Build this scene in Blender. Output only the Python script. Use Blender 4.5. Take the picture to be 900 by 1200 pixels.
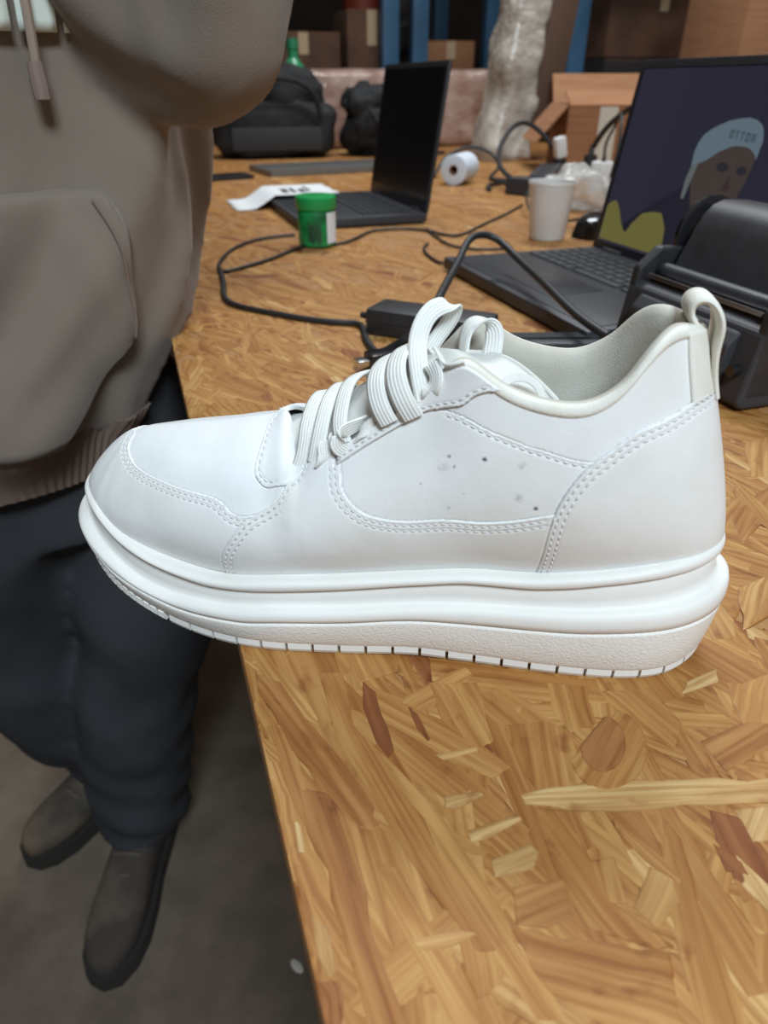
import bpy, bmesh, math, random
import numpy as np
from mathutils import Vector, Matrix, noise as mnoise

for o in list(bpy.data.objects): bpy.data.objects.remove(o, do_unlink=True)
SC = bpy.context.scene
COL = SC.collection
TZ = 0.95                       # height of the bench top
CAMZ = TZ + 0.215
PITCH = math.atan(500/800)      # camera looks 32 degrees down, focal length 800 px of a 900 x 1200 frame

# ------------------------------------------------------------------ camera
cd = bpy.data.cameras.new('camera'); cam = bpy.data.objects.new('camera', cd); COL.objects.link(cam)
cam.location = (0, 0, CAMZ); cam.rotation_euler = (math.pi/2-PITCH, 0, 0)
cd.sensor_fit = 'VERTICAL'; cd.sensor_height = 36.0; cd.lens = 24.0
cd.clip_start = .02; cd.clip_end = 60
cd.dof.use_dof = True; cd.dof.focus_distance = .325; cd.dof.aperture_fstop = 10.0
SC.camera = cam
# ------------------------------------------------------------------ world: dim warm light of the hall's other lamps
wd = bpy.data.worlds.new('world'); SC.world = wd; wd.use_nodes = True
wd.node_tree.nodes['Background'].inputs[0].default_value = (1.0, .86, .74, 1)
wd.node_tree.nodes['Background'].inputs[1].default_value = .19
# ------------------------------------------------------------------ ceiling lamps (long LED battens high above the bench)
def area(name, loc, target, sx, sy, power, col):
    l = bpy.data.lights.new(name, 'AREA'); l.shape = 'RECTANGLE'; l.size = sx; l.size_y = sy; l.energy = power; l.color = col
    o = bpy.data.objects.new(name, l); COL.objects.link(o); o.location = loc
    o.rotation_euler = (Vector(target)-Vector(loc)).to_track_quat('-Z', 'Y').to_euler()
    return o
area('ceiling_lamp_front', (.40, -1.2, 2.8), (0, .35, .95), .8, .5, 64, (.75, .90, 1.0))
area('ceiling_lamp_back', (.45, 2.2, 3.4), (.35, 1.5, .95), 1.4, .5, 66, (.92, .97, 1.0))
# ------------------------------------------------------------------ exposure
vs = SC.view_settings
vs.view_transform = 'Standard'; vs.look = 'None'; vs.gamma = 1.0; vs.use_curve_mapping = False
vs.exposure = 0.0
from mathutils.geometry import tessellate_polygon
# ------------------------------------------------------------------ helpers
RNG = np.random.default_rng(7); random.seed(7)
ED = np.array([-math.sin(math.radians(18.5)), math.cos(math.radians(18.5))])   # bench edge direction, away from the viewer
XD = np.array([ED[1], -ED[0]])                                                  # across the bench, to the right
def tb(e, x, z=0.):
    """bench coordinates (along its left edge, across, height above the top) -> world"""
    p = ED*e+XD*x
    return Vector((p[0], p[1], TZ+z))
ROTB = math.atan2(XD[1], XD[0])
def look_down(x, y, z=0.):
    """the point of the plane z above the bench top that lies at (x, y) of the 900 x 1200 photograph"""
    u = (x-450)/800; v = (y-600)/800; c, s = math.cos(PITCH), math.sin(PITCH)
    r = np.array([u, c-v*s, -s-v*c]); t = (TZ+z-CAMZ)/r[2]
    return Vector((r[0]*t, r[1]*t, TZ+z))
def link(o, parent=None):
    COL.objects.link(o)
    if parent is not None: o.parent = parent
    return o
def tag(o, label=None, cat=None, group=None, kind=None):
    if label: o['label'] = label
    if cat: o['category'] = cat
    if group: o['group'] = group
    if kind: o['kind'] = kind
    return o
def thing(name, label, cat, loc=(0, 0, 0), rz=0., group=None):
    o = bpy.data.objects.new(name, None); o.empty_display_size = .02
    o.location = loc; o.rotation_euler = (0, 0, rz)
    return tag(link(o), label, cat, group)
def mesh(name, V, Fc, mat=None, parent=None, smooth=True, loc=None, angle=None):
    me = bpy.data.meshes.new(name); me.from_pydata([tuple(map(float, v)) for v in V], [], [tuple(map(int, f)) for f in Fc]); me.update()
    if mat: me.materials.append(mat)
    if smooth: me.polygons.foreach_set('use_smooth', [True]*len(me.polygons))
    if smooth and angle: me.set_sharp_from_angle(angle=math.radians(angle))
    o = bpy.data.objects.new(name, me); link(o, parent)
    if loc is not None: o.location = loc
    return o
class MB:
    """collects pieces of one part; build() links them as one mesh object"""
    def __init__(s): s.V = []; s.F = []
    def add(s, V, Fc):
        n = len(s.V); s.V += [tuple(v) for v in V]; s.F += [tuple(i+n for i in f) for f in Fc]; return s
    def box(s, c, d, rot=None, bev=0.):
        bm = bmesh.new(); bmesh.ops.create_cube(bm, size=1)
        for v in bm.verts: v.co = Vector((v.co.x*d[0], v.co.y*d[1], v.co.z*d[2]))
        if bev: bmesh.ops.bevel(bm, geom=bm.edges[:], offset=bev, segments=2, profile=.6, affect='EDGES')
        M = (rot if rot is not None else Matrix.Identity(3))
        bm.verts.ensure_lookup_table(); bm.verts.index_update()
        s.add([Vector(c)+M@v.co for v in bm.verts], [[v.index for v in f.verts] for f in bm.faces]); bm.free(); return s
    def lathe(s, prof, seg=32, M=None, closed=False):
        """prof: (r, z) pairs, turned around z"""
        V = []; Fc = []
        for r, z in prof:
            for k in range(seg):
                t = 2*math.pi*k/seg; p = Vector((r*math.cos(t), r*math.sin(t), z)); V.append(M@p if M is not None else p)
        for i in range(len(prof)-1):
            for k in range(seg): Fc.append((i*seg+k, i*seg+(k+1) % seg, (i+1)*seg+(k+1) % seg, (i+1)*seg+k))
        Fc.append(tuple(range(seg))[::-1]); Fc.append(tuple((len(prof)-1)*seg+k for k in range(seg)))
        if closed: Fc = Fc[:-2]+[((len(prof)-1)*seg+k, (len(prof)-1)*seg+(k+1) % seg, (k+1) % seg, k) for k in range(seg)]
        return s.add(V, Fc)
    def tube(s, pts, r, seg=10, caps=True):
        pts = [Vector(p) for p in pts]; V = []; Fc = []; n = len(pts)
        R = r if hasattr(r, '__len__') else [r]*n
        t0 = (pts[1]-pts[0]).normalized(); up = Vector((0, 0, 1)) if abs(t0.z) < .9 else Vector((1, 0, 0)); u = t0.cross(up).normalized()
        for i in range(n):
            t = (pts[min(i+1, n-1)]-pts[max(i-1, 0)]).normalized(); u = (u-t*u.dot(t)).normalized(); w = t.cross(u)
            for k in range(seg):
                a = 2*math.pi*k/seg; V.append(pts[i]+(u*math.cos(a)+w*math.sin(a))*R[i])
        for i in range(n-1):
            for k in range(seg): Fc.append((i*seg+k, i*seg+(k+1) % seg, (i+1)*seg+(k+1) % seg, (i+1)*seg+k))
        if caps: Fc.append(tuple(range(seg))[::-1]); Fc.append(tuple((n-1)*seg+k for k in range(seg)))
        return s.add(V, Fc)
    def prism(s, poly, z0, z1, M=None):
        n = len(poly); V = [Vector((p[0], p[1], z0)) for p in poly]+[Vector((p[0], p[1], z1)) for p in poly]
        if M is not None: V = [M@v for v in V]
        return s.add(V, [tuple(range(n))[::-1], tuple(range(n, 2*n))]+[(i, (i+1) % n, n+(i+1) % n, n+i) for i in range(n)])
    def build(s, name, mat, parent=None, smooth=True, angle=35, loc=None): return mesh(name, s.V, s.F, mat, parent, smooth, loc, angle)
def smooth_path(pts, n=60):
    P = np.array([tuple(p) for p in pts], float); d = np.linalg.norm(np.diff(P, axis=0), axis=1)**.6; u = np.concatenate([[0], np.cumsum(d)])
    return cubic(u, P)(np.linspace(0, u[-1], n))
def fbm(p, sc, oct=3):
    return mnoise.fractal(Vector(p)*sc, 1.0, 2.0, oct)
# ------------------------------------------------------------------ materials
def srgb(r, g, b):
    f = lambda c: (c/255/12.92) if c/255 <= .04045 else ((c/255+.055)/1.055)**2.4
    return (f(r), f(g), f(b), 1)
def mat(name, col, rough=.5, col2=None, nscale=20., nmix=(.35, .65), bump=0., bscale=200., metal=0., spec=.5, coat=0., stretch=None, sheen=0., trans=0., alpha=1., emit=None, bdist=.001, detail=4.):
    m = bpy.data.materials.new(name); m.use_nodes = True; nt = m.node_tree; N = nt.nodes; Lk = nt.links; b = N['Principled BSDF']
    b.inputs['Base Color'].default_value = col; b.inputs['Roughness'].default_value = rough; b.inputs['Metallic'].default_value = metal
    b.inputs['Specular IOR Level'].default_value = spec; b.inputs['Coat Weight'].default_value = coat; b.inputs['Coat Roughness'].default_value = .2
    b.inputs['Sheen Weight'].default_value = sheen; b.inputs['Transmission Weight'].default_value = trans; b.inputs['Alpha'].default_value = alpha
    if emit: b.inputs['Emission Color'].default_value = emit[0]; b.inputs['Emission Strength'].default_value = emit[1]
    tc = N.new('ShaderNodeTexCoord'); mp = N.new('ShaderNodeMapping'); Lk.new(tc.outputs['Object'], mp.inputs[0])
    if stretch: mp.inputs['Scale'].default_value = stretch
    if col2:
        n = N.new('ShaderNodeTexNoise'); n.inputs['Scale'].default_value = nscale; n.inputs['Detail'].default_value = detail
        r = N.new('ShaderNodeValToRGB'); r.color_ramp.elements[0].position = nmix[0]; r.color_ramp.elements[1].position = nmix[1]
        r.color_ramp.elements[0].color = col; r.color_ramp.elements[1].color = col2
        Lk.new(mp.outputs[0], n.inputs[0]); Lk.new(n.outputs['Fac'], r.inputs[0]); Lk.new(r.outputs[0], b.inputs['Base Color'])
    if bump:
        n = N.new('ShaderNodeTexNoise'); n.inputs['Scale'].default_value = bscale; n.inputs['Detail'].default_value = 3.
        bp = N.new('ShaderNodeBump'); bp.inputs['Strength'].default_value = bump; bp.inputs['Distance'].default_value = bdist
        Lk.new(mp.outputs[0], n.inputs[0]); Lk.new(n.outputs['Fac'], bp.inputs['Height']); Lk.new(bp.outputs[0], b.inputs['Normal'])
    return m
# ---------------------------------------------------------------- shoe: parametric surfaces (metres, toe tip at s=0, heel at s=.305)
HALF=[(0,0),(1.2,9),(5,18),(14,28),(28,36.5),(48,43.5),(75,48.5),(102,50),(130,47),(160,43),(195,40.5),(230,39.5),(256,37.3),(276,31.5),(289,22),(296,11.5),(298.5,0)]
def cubic(u,P,per=False):
    """natural (or periodic) cubic spline through P at knots u -> evaluator"""
    u=np.asarray(u,float); P=np.asarray(P,float); P=P.reshape(len(P),-1); m=len(P)
    if per:
        h=np.diff(u); A=np.zeros((m,m)); B=np.zeros(P.shape)
        for i in range(m):
            hp=h[i-1]; hn=h[i]
            A[i,(i-1)%m]+=hp; A[i,i]+=2*(hp+hn); A[i,(i+1)%m]+=hn
            B[i]=6*((P[(i+1)%m]-P[i])/hn-(P[i]-P[i-1])/hp)
        M=np.linalg.solve(A,B); Q=np.vstack([P,P[:1]]); M=np.vstack([M,M[:1]])
    else:
        h=np.diff(u); A=np.eye(m); B=np.zeros(P.shape)
        for i in range(1,m-1):
            A[i,i-1]=h[i-1]; A[i,i]=2*(h[i-1]+h[i]); A[i,i+1]=h[i]
            B[i]=6*((P[i+1]-P[i])/h[i]-(P[i]-P[i-1])/h[i-1])
        M=np.linalg.solve(A,B); Q=P
    def ev(x):
        x=np.asarray(x,float)
        k=np.clip(np.searchsorted(u,x,side='right')-1,0,len(u)-2)
        hk=(u[k+1]-u[k])[...,None]; t0=(x-u[k])[...,None]
        b=t0/hk; a=1-b
        return a*Q[k]+b*Q[k+1]+((a**3-a)*M[k]+(b**3-b)*M[k+1])*hk**2/6
    return ev
def pchip(u,P):
    """monotone-ish interpolation (Catmull tangents limited) for 1-D tables"""
    u=np.asarray(u,float); P=np.asarray(P,float); d=np.diff(P)/np.diff(u); m=np.zeros_like(P)
    m[1:-1]=np.where(d[1:]*d[:-1]>0,2*d[1:]*d[:-1]/(d[1:]+d[:-1]+1e-12*np.sign(d[1:]+d[:-1]+1e-30)),0); m[0]=0; m[-1]=0
    def ev(x):
        x=np.clip(np.asarray(x,float),u[0],u[-1]); k=np.clip(np.searchsorted(u,x,side='right')-1,0,len(u)-2)
        h=u[k+1]-u[k]; t=(x-u[k])/h
        return (2*t**3-3*t**2+1)*P[k]+(t**3-2*t**2+t)*h*m[k]+(-2*t**3+3*t**2)*P[k+1]+(t**3-t**2)*h*m[k+1]
    return ev
def _outline():
    pts=[(s,-w) for s,w in HALF]+[(s,w) for s,w in HALF[1:-1]][::-1]
    P=np.array(pts,float); d=np.linalg.norm(np.roll(P,-1,0)-P,axis=1); u=np.concatenate([[0],np.cumsum(d)])
    ev=cubic(u,P,True); x=np.linspace(0,u[len(HALF)-1],4001); q=ev(x)
    cl=np.concatenate([[0],np.cumsum(np.linalg.norm(np.diff(q,axis=0),axis=1))]); a=np.linspace(0,1,2001)
    q=np.stack([np.interp(a*cl[-1],cl,q[:,i]) for i in (0,1)],1)/1000.
    tg=np.gradient(q,axis=0); tg[0]=(0,-1); tg[-1]=(0,1); tg/=np.linalg.norm(tg,axis=1)[:,None]
    return a,q,np.stack([tg[:,1],-tg[:,0]],1),cl[-1]/1000
OA,OQ,ON,OLEN=_outline()
def outline(a,off=0.):
    """near-side half outline of the sole (a=0 toe, a=1 heel), offset outwards by off"""
    a=np.asarray(a,float)
    q=np.stack([np.interp(a,OA,OQ[:,i]) for i in (0,1)],-1); n=np.stack([np.interp(a,OA,ON[:,i]) for i in (0,1)],-1)
    n/=np.linalg.norm(n,axis=-1)[...,None]
    return q+n*(np.asarray(off)*np.ones(a.shape))[...,None],n
mm=.001
LV={  # level heights of the sole along a (mm)
 'z0':pchip([0,.05,.1,.147,.189,.231,.265,.3,.34,.48,.57,.64,.74,.84,.88,.93,1],[25,22.5,17.5,11.7,7.6,4.3,2.3,1,.4,.3,1.6,.7,0,0,.2,2,6.5]),
 'z2':pchip([0,.05,.119,.149,.19,.226,.259,.293,.34,.398,.477,.574,.635,.692,.747,.801,.841,.888,.93,1],[40,38,31.2,26.5,22.6,20,18,17.2,17.3,19.2,20.6,24.2,24.8,25.2,25.9,27.6,28.8,30,31,32]),
 'z3':pchip([0,.05,.108,.167,.204,.256,.316,.398,.477,.573,.633,.708,.761,.815,.852,.89,.93,1],[46,43.5,36.5,28.6,24.6,22.4,22.6,25.3,26.6,30.5,32.4,33.8,35.2,37.5,38.8,40.5,42,43]),
 'z4':pchip([0,.05,.108,.132,.164,.209,.261,.306,.341,.399,.477,.572,.631,.693,.739,.792,.844,.88,.93,1],[55,54,50.3,46.7,41.7,36.8,33.2,31.4,31.8,33.3,35.5,40.1,43,43.4,45.2,48.6,51.5,53,54,54.5]),
 'z5':pchip([0,.05,.104,.128,.162,.19,.218,.26,.306,.399,.477,.571,.63,.695,.755,.807,.843,.88,.93,1],[58.5,57.5,54.5,50.5,45.2,41.9,38.9,36.6,35.4,38.3,40.2,44,46.8,48,51,54.2,56.5,58.3,59.5,60]),
}
OFFK=pchip([0,.06,.12,.2,.7,.8,.9,1],[.38,.33,.15,0,0,.10,.26,.34])
TC=[(0,34,0,81),(.08,37,0,81.8),(.15,43,0,83.5),(.2,53,0,85.2),(.26,66,0,87.4),(.31,80,0,89.8),(.35,92,0,92.4),(.385,104,-.3,95.6),(.40,109,-4,96.2),(.41,112,-10.5,92.3),(.42,115,-18,87.6),(.432,119,-23.5,84.6),(.45,126,-26,87.2),(.475,136,-27,93),(.50,147,-26.5,101.5),(.52,156,-26,108.2),(.54,163,-26,113.5),(.56,170,-26,119.8),(.58,176.5,-26.5,127.0),(.60,183,-28,131.3),(.618,189,-29.5,129.5),(.638,196,-30.5,125),(.66,204,-31,121.6),(.685,213,-31.5,119.7),(.71,222,-31.5,119.3),(.735,230,-31,121.7),(.76,237,-29,127),(.785,241.5,-26.5,133),(.81,245.5,-23.5,138.3),(.85,251,-18,142.5),(.9,257,-12,143.2),(.95,262,-6,142.2),(1,264,0,141.5)]
_t=np.array(TC); Tev=cubic(_t[:,0],_t[:,1:]*mm)
HS={k:pchip([0,.08,.15,.25,.35,.40,.432,.475,.54,.60,.66,.72,.78,.85,.92,1],v) for k,v in {
 'b1':[-1.5,-1.5,2,12.5,15,14.5,13.5,13.5,14,14.5,14.5,14,13,8.5,0,-3.5],
 'c1':[5,5.5,12,22,26,25,22,21,24,26,25.5,25,25,22,20,22],
 'o2':[10,12,16,25,28,22,14,11,7,4,5.5,6,5,6,6.5,6],
 'd2':[-4,-4,-3,-2.5,-3,-4,-6,-12,-22,-30,-26,-26,-28,-26,-20,-15]}.items()}
BUL=pchip([0,.14,.25,.4,.6,.8,.92,1],[0,.2,1,1,1,.8,.2,0])
def Fpt(a):
    k=OFFK(a); q,n=outline(a,(-5.5-9.5*k-6.4*BUL(a))*mm)
    return np.concatenate([q,(LV['z5'](a)*mm)[...,None]],-1),n
def outdir(a,Fp,T,n):
    d=Fp[...,:2]-T[...,:2]; d=d/(np.linalg.norm(d,axis=-1)[...,None]+1e-9)
    w=np.clip((a-.46)/.08,0,1)[...,None]; w=w*w*(3-2*w); d=d*(1-w)+n*w
    return d/(np.linalg.norm(d,axis=-1)[...,None]+1e-9)
def upper(a,v):
    """point on the near-side upper: v=0 feather line at the sole, v=1 top line (ridge / eyestay / collar)"""
    a,v=np.broadcast_arrays(np.asarray(a,float),np.asarray(v,float))
    Fp,n=Fpt(a); T=Tev(a); T[...,1]=np.minimum(T[...,1],0)
    d=outdir(a,Fp,T,n)
    g={k:f(a)*mm for k,f in HS.items()}
    P1=Fp.copy(); P1[...,:2]+=n*g['b1'][...,None]; P1[...,2]+=g['c1']
    P2=T.copy(); P2[...,:2]+=d*g['o2'][...,None]; P2[...,2]+=g['d2']
    w=v[...,None]
    return (1-w)**3*Fp+3*(1-w)**2*w*P1+3*(1-w)*w**2*P2+w**3*T
def unormal(a,v,e=2e-3):
    a=np.clip(np.asarray(a,float),e,1-e); v=np.clip(np.asarray(v,float),e,1-e)
    du=upper(a+e,v)-upper(a-e,v); dv=upper(a,v+e)-upper(a,v-e)
    n=np.cross(du,dv); n/=np.linalg.norm(n,axis=-1)[...,None]+1e-12
    return n
# ================================================================== THE HALL
M_floor = mat('worn_concrete', srgb(98, 86, 74), .85, srgb(120, 106, 92), 9., bump=.3, bscale=60., bdist=.004, spec=.25)
M_wall = mat('shade_toned_hall_wall', srgb(52, 44, 40), .9, srgb(40, 35, 33), 3.)  # wall colour kept dark to paint in the dimness of the hall
o = MB().box((1.5, 2.5, -.05), (14, 14, .1)).build('floor', M_floor, None, False); tag(o, kind='structure', label='brown worn concrete floor')
o = MB().box((1.5, 7.6, 2.2), (14, .2, 4.4)).build('wall_back', M_wall, None, False); tag(o, kind='structure', label='back wall of the hall, darkened as if in shade')
o = MB().box((-5.4, 2.5, 2.2), (.2, 14, 4.4)).build('wall_left', M_wall, None, False); tag(o, kind='structure', label='side wall of the hall, darkened as if in shade')
chip = MB().lathe([(.001, 0), (.007, .0006), (.0085, .002), (.005, .0032), (.001, .0036)], 9).build('debris_chip', mat('pale_chip', srgb(200, 195, 185), .8), None)
p = look_down(348, 1133, -TZ); chip.location = (p.x, p.y, .0); chip.rotation_euler = (0, 0, .8); chip.scale = (.8, 1.6, 1); tag(chip, 'small pale chip of debris lying on the concrete floor', 'debris')
# ================================================================== THE BENCH
def osb_mat():
    m = bpy.data.materials.new('oriented_strand_board'); m.use_nodes = True; nt = m.node_tree; N = nt.nodes; L = nt.links; b = N['Principled BSDF']
    b.inputs['Specular IOR Level'].default_value = .35
    at = N.new('ShaderNodeAttribute'); at.attribute_name = 'tone'; ed = N.new('ShaderNodeAttribute'); ed.attribute_name = 'rim'
    uv = N.new('ShaderNodeUVMap')
    r = N.new('ShaderNodeValToRGB'); cr = r.color_ramp
    cols = [(p_, (int(c_[0]*.95), int(c_[1]*.94), int(c_[2]*.88))) for p_, c_ in [(0., (142, 88, 54)), (.10, (160, 106, 66)), (.25, (184, 136, 86)), (.5, (194, 148, 94)), (.72, (202, 159, 104)), (.9, (212, 176, 126)), (1., (226, 200, 158))]]
    while len(cr.elements) < len(cols): cr.elements.new(.5)
    for e, (p, c) in zip(cr.elements, cols): e.position = p; e.color = srgb(*c)
    L.new(at.outputs['Fac'], r.inputs[0])
    def grain(scale, sx, sy, detail=4.):
        mp = N.new('ShaderNodeMapping'); mp.inputs['Scale'].default_value = (sx, sy, 1); L.new(uv.outputs[0], mp.inputs[0])
        n = N.new('ShaderNodeTexNoise'); n.inputs['Scale'].default_value = scale; n.inputs['Detail'].default_value = detail; L.new(mp.outputs[0], n.inputs[0]); return n
    g1 = grain(1., 14, 330); g2 = grain(1., 5, 75); g3 = grain(1., 60, 90)
    def mixmul(a, fac_node, lo, hi, dark):
        mr = N.new('ShaderNodeMapRange'); mr.inputs[1].default_value = lo; mr.inputs[2].default_value = hi; L.new(fac_node.outputs['Fac'], mr.inputs[0])
        mx = N.new('ShaderNodeMix'); mx.data_type = 'RGBA'; mx.blend_type = 'MULTIPLY'; mx.inputs[7].default_value = dark
        inv = N.new('ShaderNodeMath'); inv.operation = 'SUBTRACT'; inv.inputs[0].default_value = 1.; L.new(mr.outputs[0], inv.inputs[1])
        L.new(inv.outputs[0], mx.inputs[0]); L.new(a, mx.inputs[6]); return mx.outputs[2]
    c = mixmul(r.outputs[0], g1, .36, .60, (.70, .57, .44, 1)); c = mixmul(c, g2, .35, .62, (.74, .60, .46, 1)); c = mixmul(c, g3, .27, .40, (.66, .52, .42, 1)); c = mixmul(c, grain(1., 22, 28), .35, .6, (.88, .82, .74, 1))
    mx = N.new('ShaderNodeMix'); mx.data_type = 'RGBA'; mx.blend_type = 'MULTIPLY'; mx.inputs[7].default_value = (.56, .42, .31, 1)
    er = N.new('ShaderNodeMapRange'); er.inputs[1].default_value = .35; er.inputs[2].default_value = 1.; L.new(ed.outputs['Fac'], er.inputs[0])
    n5 = grain(1., 40, 40); em = N.new('ShaderNodeMath'); em.operation = 'MULTIPLY'; L.new(er.outputs[0], em.inputs[0]); L.new(n5.outputs['Fac'], em.inputs[1])
    L.new(em.outputs[0], mx.inputs[0]); L.new(c, mx.inputs[6]); L.new(mx.outputs[2], b.inputs['Base Color'])
    rr = N.new('ShaderNodeMapRange'); rr.inputs[3].default_value = .42; rr.inputs[4].default_value = .7; L.new(g2.outputs['Fac'], rr.inputs[0]); L.new(rr.outputs[0], b.inputs['Roughness'])
    bp = N.new('ShaderNodeBump'); bp.inputs['Strength'].default_value = .35; bp.inputs['Distance'].default_value = .0006; L.new(g1.outputs['Fac'], bp.inputs['Height']); L.new(bp.outputs[0], b.inputs['Normal'])
    return m
M_osb = osb_mat()
M_osb_side = mat('strand_board_core', srgb(150, 106, 62), .8, srgb(164, 120, 74), 90., stretch=(1, 1, 6), bump=.6, bscale=150., bdist=.002)
M_leg = mat('bench_timber', srgb(150, 112, 72), .8, srgb(128, 92, 58), 12., stretch=(6, 6, 1))
X0, X1, E0, E1 = .011, 1.75, -.22, 3.25
bench = thing('packing_bench', 'large workbench topped with rough oriented strand board', 'table', tb(E0, X0, -TZ), ROTB)
def bl(e, x, z): return (x-X0, e-E0, z+TZ)     # local coordinates of the bench
top = MB().box(bl((E0+E1)/2, (X0+X1)/2, -.011), (X1-X0, E1-E0, .0215), bev=.0008).build('tabletop', M_osb_side, bench, True, 30)
for e in (E0+.35, 1.35, E1-.08):
    for x in (X0+.30, X1-.08): MB().box(bl(e, x, -.022-(TZ-.022)/2), (.07, .07, TZ-.022), bev=.004).build('leg', M_leg, bench)
for x in (X0+.30, X1-.08): MB().box(bl((E0+E1)/2+.13, x, -.022-.045), (.045, E1-E0-.45, .09), bev=.003).build('rail', M_leg, bench)
# ---- strands of the board
def strand_geo(cx, cy, ang, L, W, z, tone, seed, curve=0., tilt=0., poly=None):
    """irregular flake: outer ring on the board, inner ring proud of it; returns V, F, tone, rim, uv (bench-local)"""
    R = np.random.default_rng(seed)
    if poly is None:
        m = int(np.clip(3+L/.02, 3, 8)); us = np.linspace(-1, 1, m)
        tp = .35+.65*R.random(); tq = .35+.65*R.random()
        hw = np.interp(us, [-1, -.75, .75, 1], [tp, 1, 1, tq])*(1+.14*R.normal(size=m)); hw2 = np.interp(us, [-1, -.75, .75, 1], [tq, 1, 1, tp])*(1+.14*R.normal(size=m))
        j0 = R.normal(size=m)*.03
        pts = [(L/2*u+(.06*L*R.normal() if abs(u) == 1 else 0), -W/2*h) for u, h in zip(us, hw)]+[(L/2*u+(.06*L*R.normal() if abs(u) == 1 else 0), W/2*h) for u, h in zip(us[::-1], hw2[::-1])]
        pts = np.array(pts); pts[:, 1] += curve*pts[:, 0]**2
        c, s = math.cos(ang), math.sin(ang); uvp = pts.copy(); P = np.stack([cx+pts[:, 0]*c-pts[:, 1]*s, cy+pts[:, 0]*s+pts[:, 1]*c], 1)
    else:
        P = np.array(poly, float); c0 = P.mean(0); c, s = math.cos(ang), math.sin(ang); d = P-c0; uvp = np.stack([d[:, 0]*c+d[:, 1]*s, -d[:, 0]*s+d[:, 1]*c], 1)
    P[:, 0] = np.maximum(P[:, 0], .0002)
    n = len(P); cen = P.mean(0); ins = min(.0012, .14*W)
    dcen = cen-P; dl = np.linalg.norm(dcen, axis=1)[:, None]
    # inset along local normals
    tg = np.roll(P, -1, 0)-np.roll(P, 1, 0); nr = np.stack([-tg[:, 1], tg[:, 0]], 1); nr /= np.linalg.norm(nr, axis=1)[:, None]+1e-9
    if ((P-cen)*nr).sum() > 0: nr = -nr
    Q = P+nr*ins; Q[:, 0] = np.maximum(Q[:, 0], .0004)
    so = R.random(2)*50
    zz = TZ+z+tilt*(uvp[:, 0])
    V = [(p[0], p[1], h-.00022) for p, h in zip(P, zz)]+[(p[0], p[1], h) for p, h in zip(Q, zz)]+[(p[0], p[1], TZ-.001) for p in P]
    tess = tessellate_polygon([[Vector((p[0], p[1], 0)) for p in Q]])
    def ccw(t): a_, b_, c_ = [Q[i] for i in t]; return t if (b_[0]-a_[0])*(c_[1]-a_[1])-(b_[1]-a_[1])*(c_[0]-a_[0]) > 0 else t[::-1]
    Fc = [(i, (i+1) % n, n+(i+1) % n, n+i) for i in range(n)]+[(2*n+i, 2*n+(i+1) % n, (i+1) % n, i) for i in range(n)]
    area2 = sum(P[i][0]*P[(i+1) % n][1]-P[(i+1) % n][0]*P[i][1] for i in range(n))
    if area2 < 0: Fc = [f[::-1] for f in Fc]
    Fc = [tuple(n+i for i in ccw(t)) for t in tess]+Fc
    rim = [1.]*n+[0.]*n+[1.]*n; uv = [tuple(u+so) for u in uvp]*3
    return V, Fc, [tone]*(3*n), rim, uv
def strand_obj(name, parts, parent):
    V = []; Fc = []; T = []; Rm = []; U = []
    for (v, f, t, r, u) in parts: k = len(V); V += v; Fc += [tuple(i+k for i in g) for g in f]; T += t; Rm += r; U += u
    o = mesh(name, V, Fc, M_osb, parent, False); me = o.data
    for nm, arr_ in (('tone', T), ('rim', Rm)): a = me.attributes.new(nm, 'FLOAT', 'POINT'); a.data.foreach_set('value', np.array(arr_, np.float32))
    uv = me.uv_layers.new(name='UVMap'); li = np.zeros(len(me.loops), int); me.loops.foreach_get('vertex_index', li); uv.data.foreach_set('uv', np.array(U)[li].ravel())
    return o
def loc(x, y):
    p = look_down(x, y, 0.); q = np.array([p.x, p.y]); return (q@XD-X0, q@ED-E0)
R = np.random.default_rng(21); allst = []
def tone_(): 
    t = R.beta(3.2, 2.6)*.50+.24
    if R.random() < .05: t = .04+.14*R.random()
    if R.random() < .07: t = .84+.14*R.random()
    return t
# dense cover; along the board with scatter, a third of them crossing
def cover(x0, x1, e0, e1, n, sc=1.):
    for k in range(n):
        x = R.uniform(x0, x1); e = R.uniform(e0, e1)
        L = np.clip(R.lognormal(math.log(.075), .45), .018, .16)*sc; W = np.clip(R.lognormal(math.log(.0125), .5), .003, .034)*sc
        a = math.pi/2+.3+R.normal()*.38 if R.random() < .80 else R.uniform(0, math.pi)
        if R.random() < .18: L *= .4; W *= .6
        allst.append([x-X0, e-E0, a, L, W, R.uniform(.00018, .0006), tone_(), int(R.integers(1e9)), R.normal()*1.2, R.normal()*.0009/L*.06])
cover(X0, .75, E0, .85, 2800); cover(X0, .22, -.1, .6, 420, .9); cover(X0, X1, .8, E1, 3600, 1.25); cover(.7, X1, E0, .85, 1100, 1.3)
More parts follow.
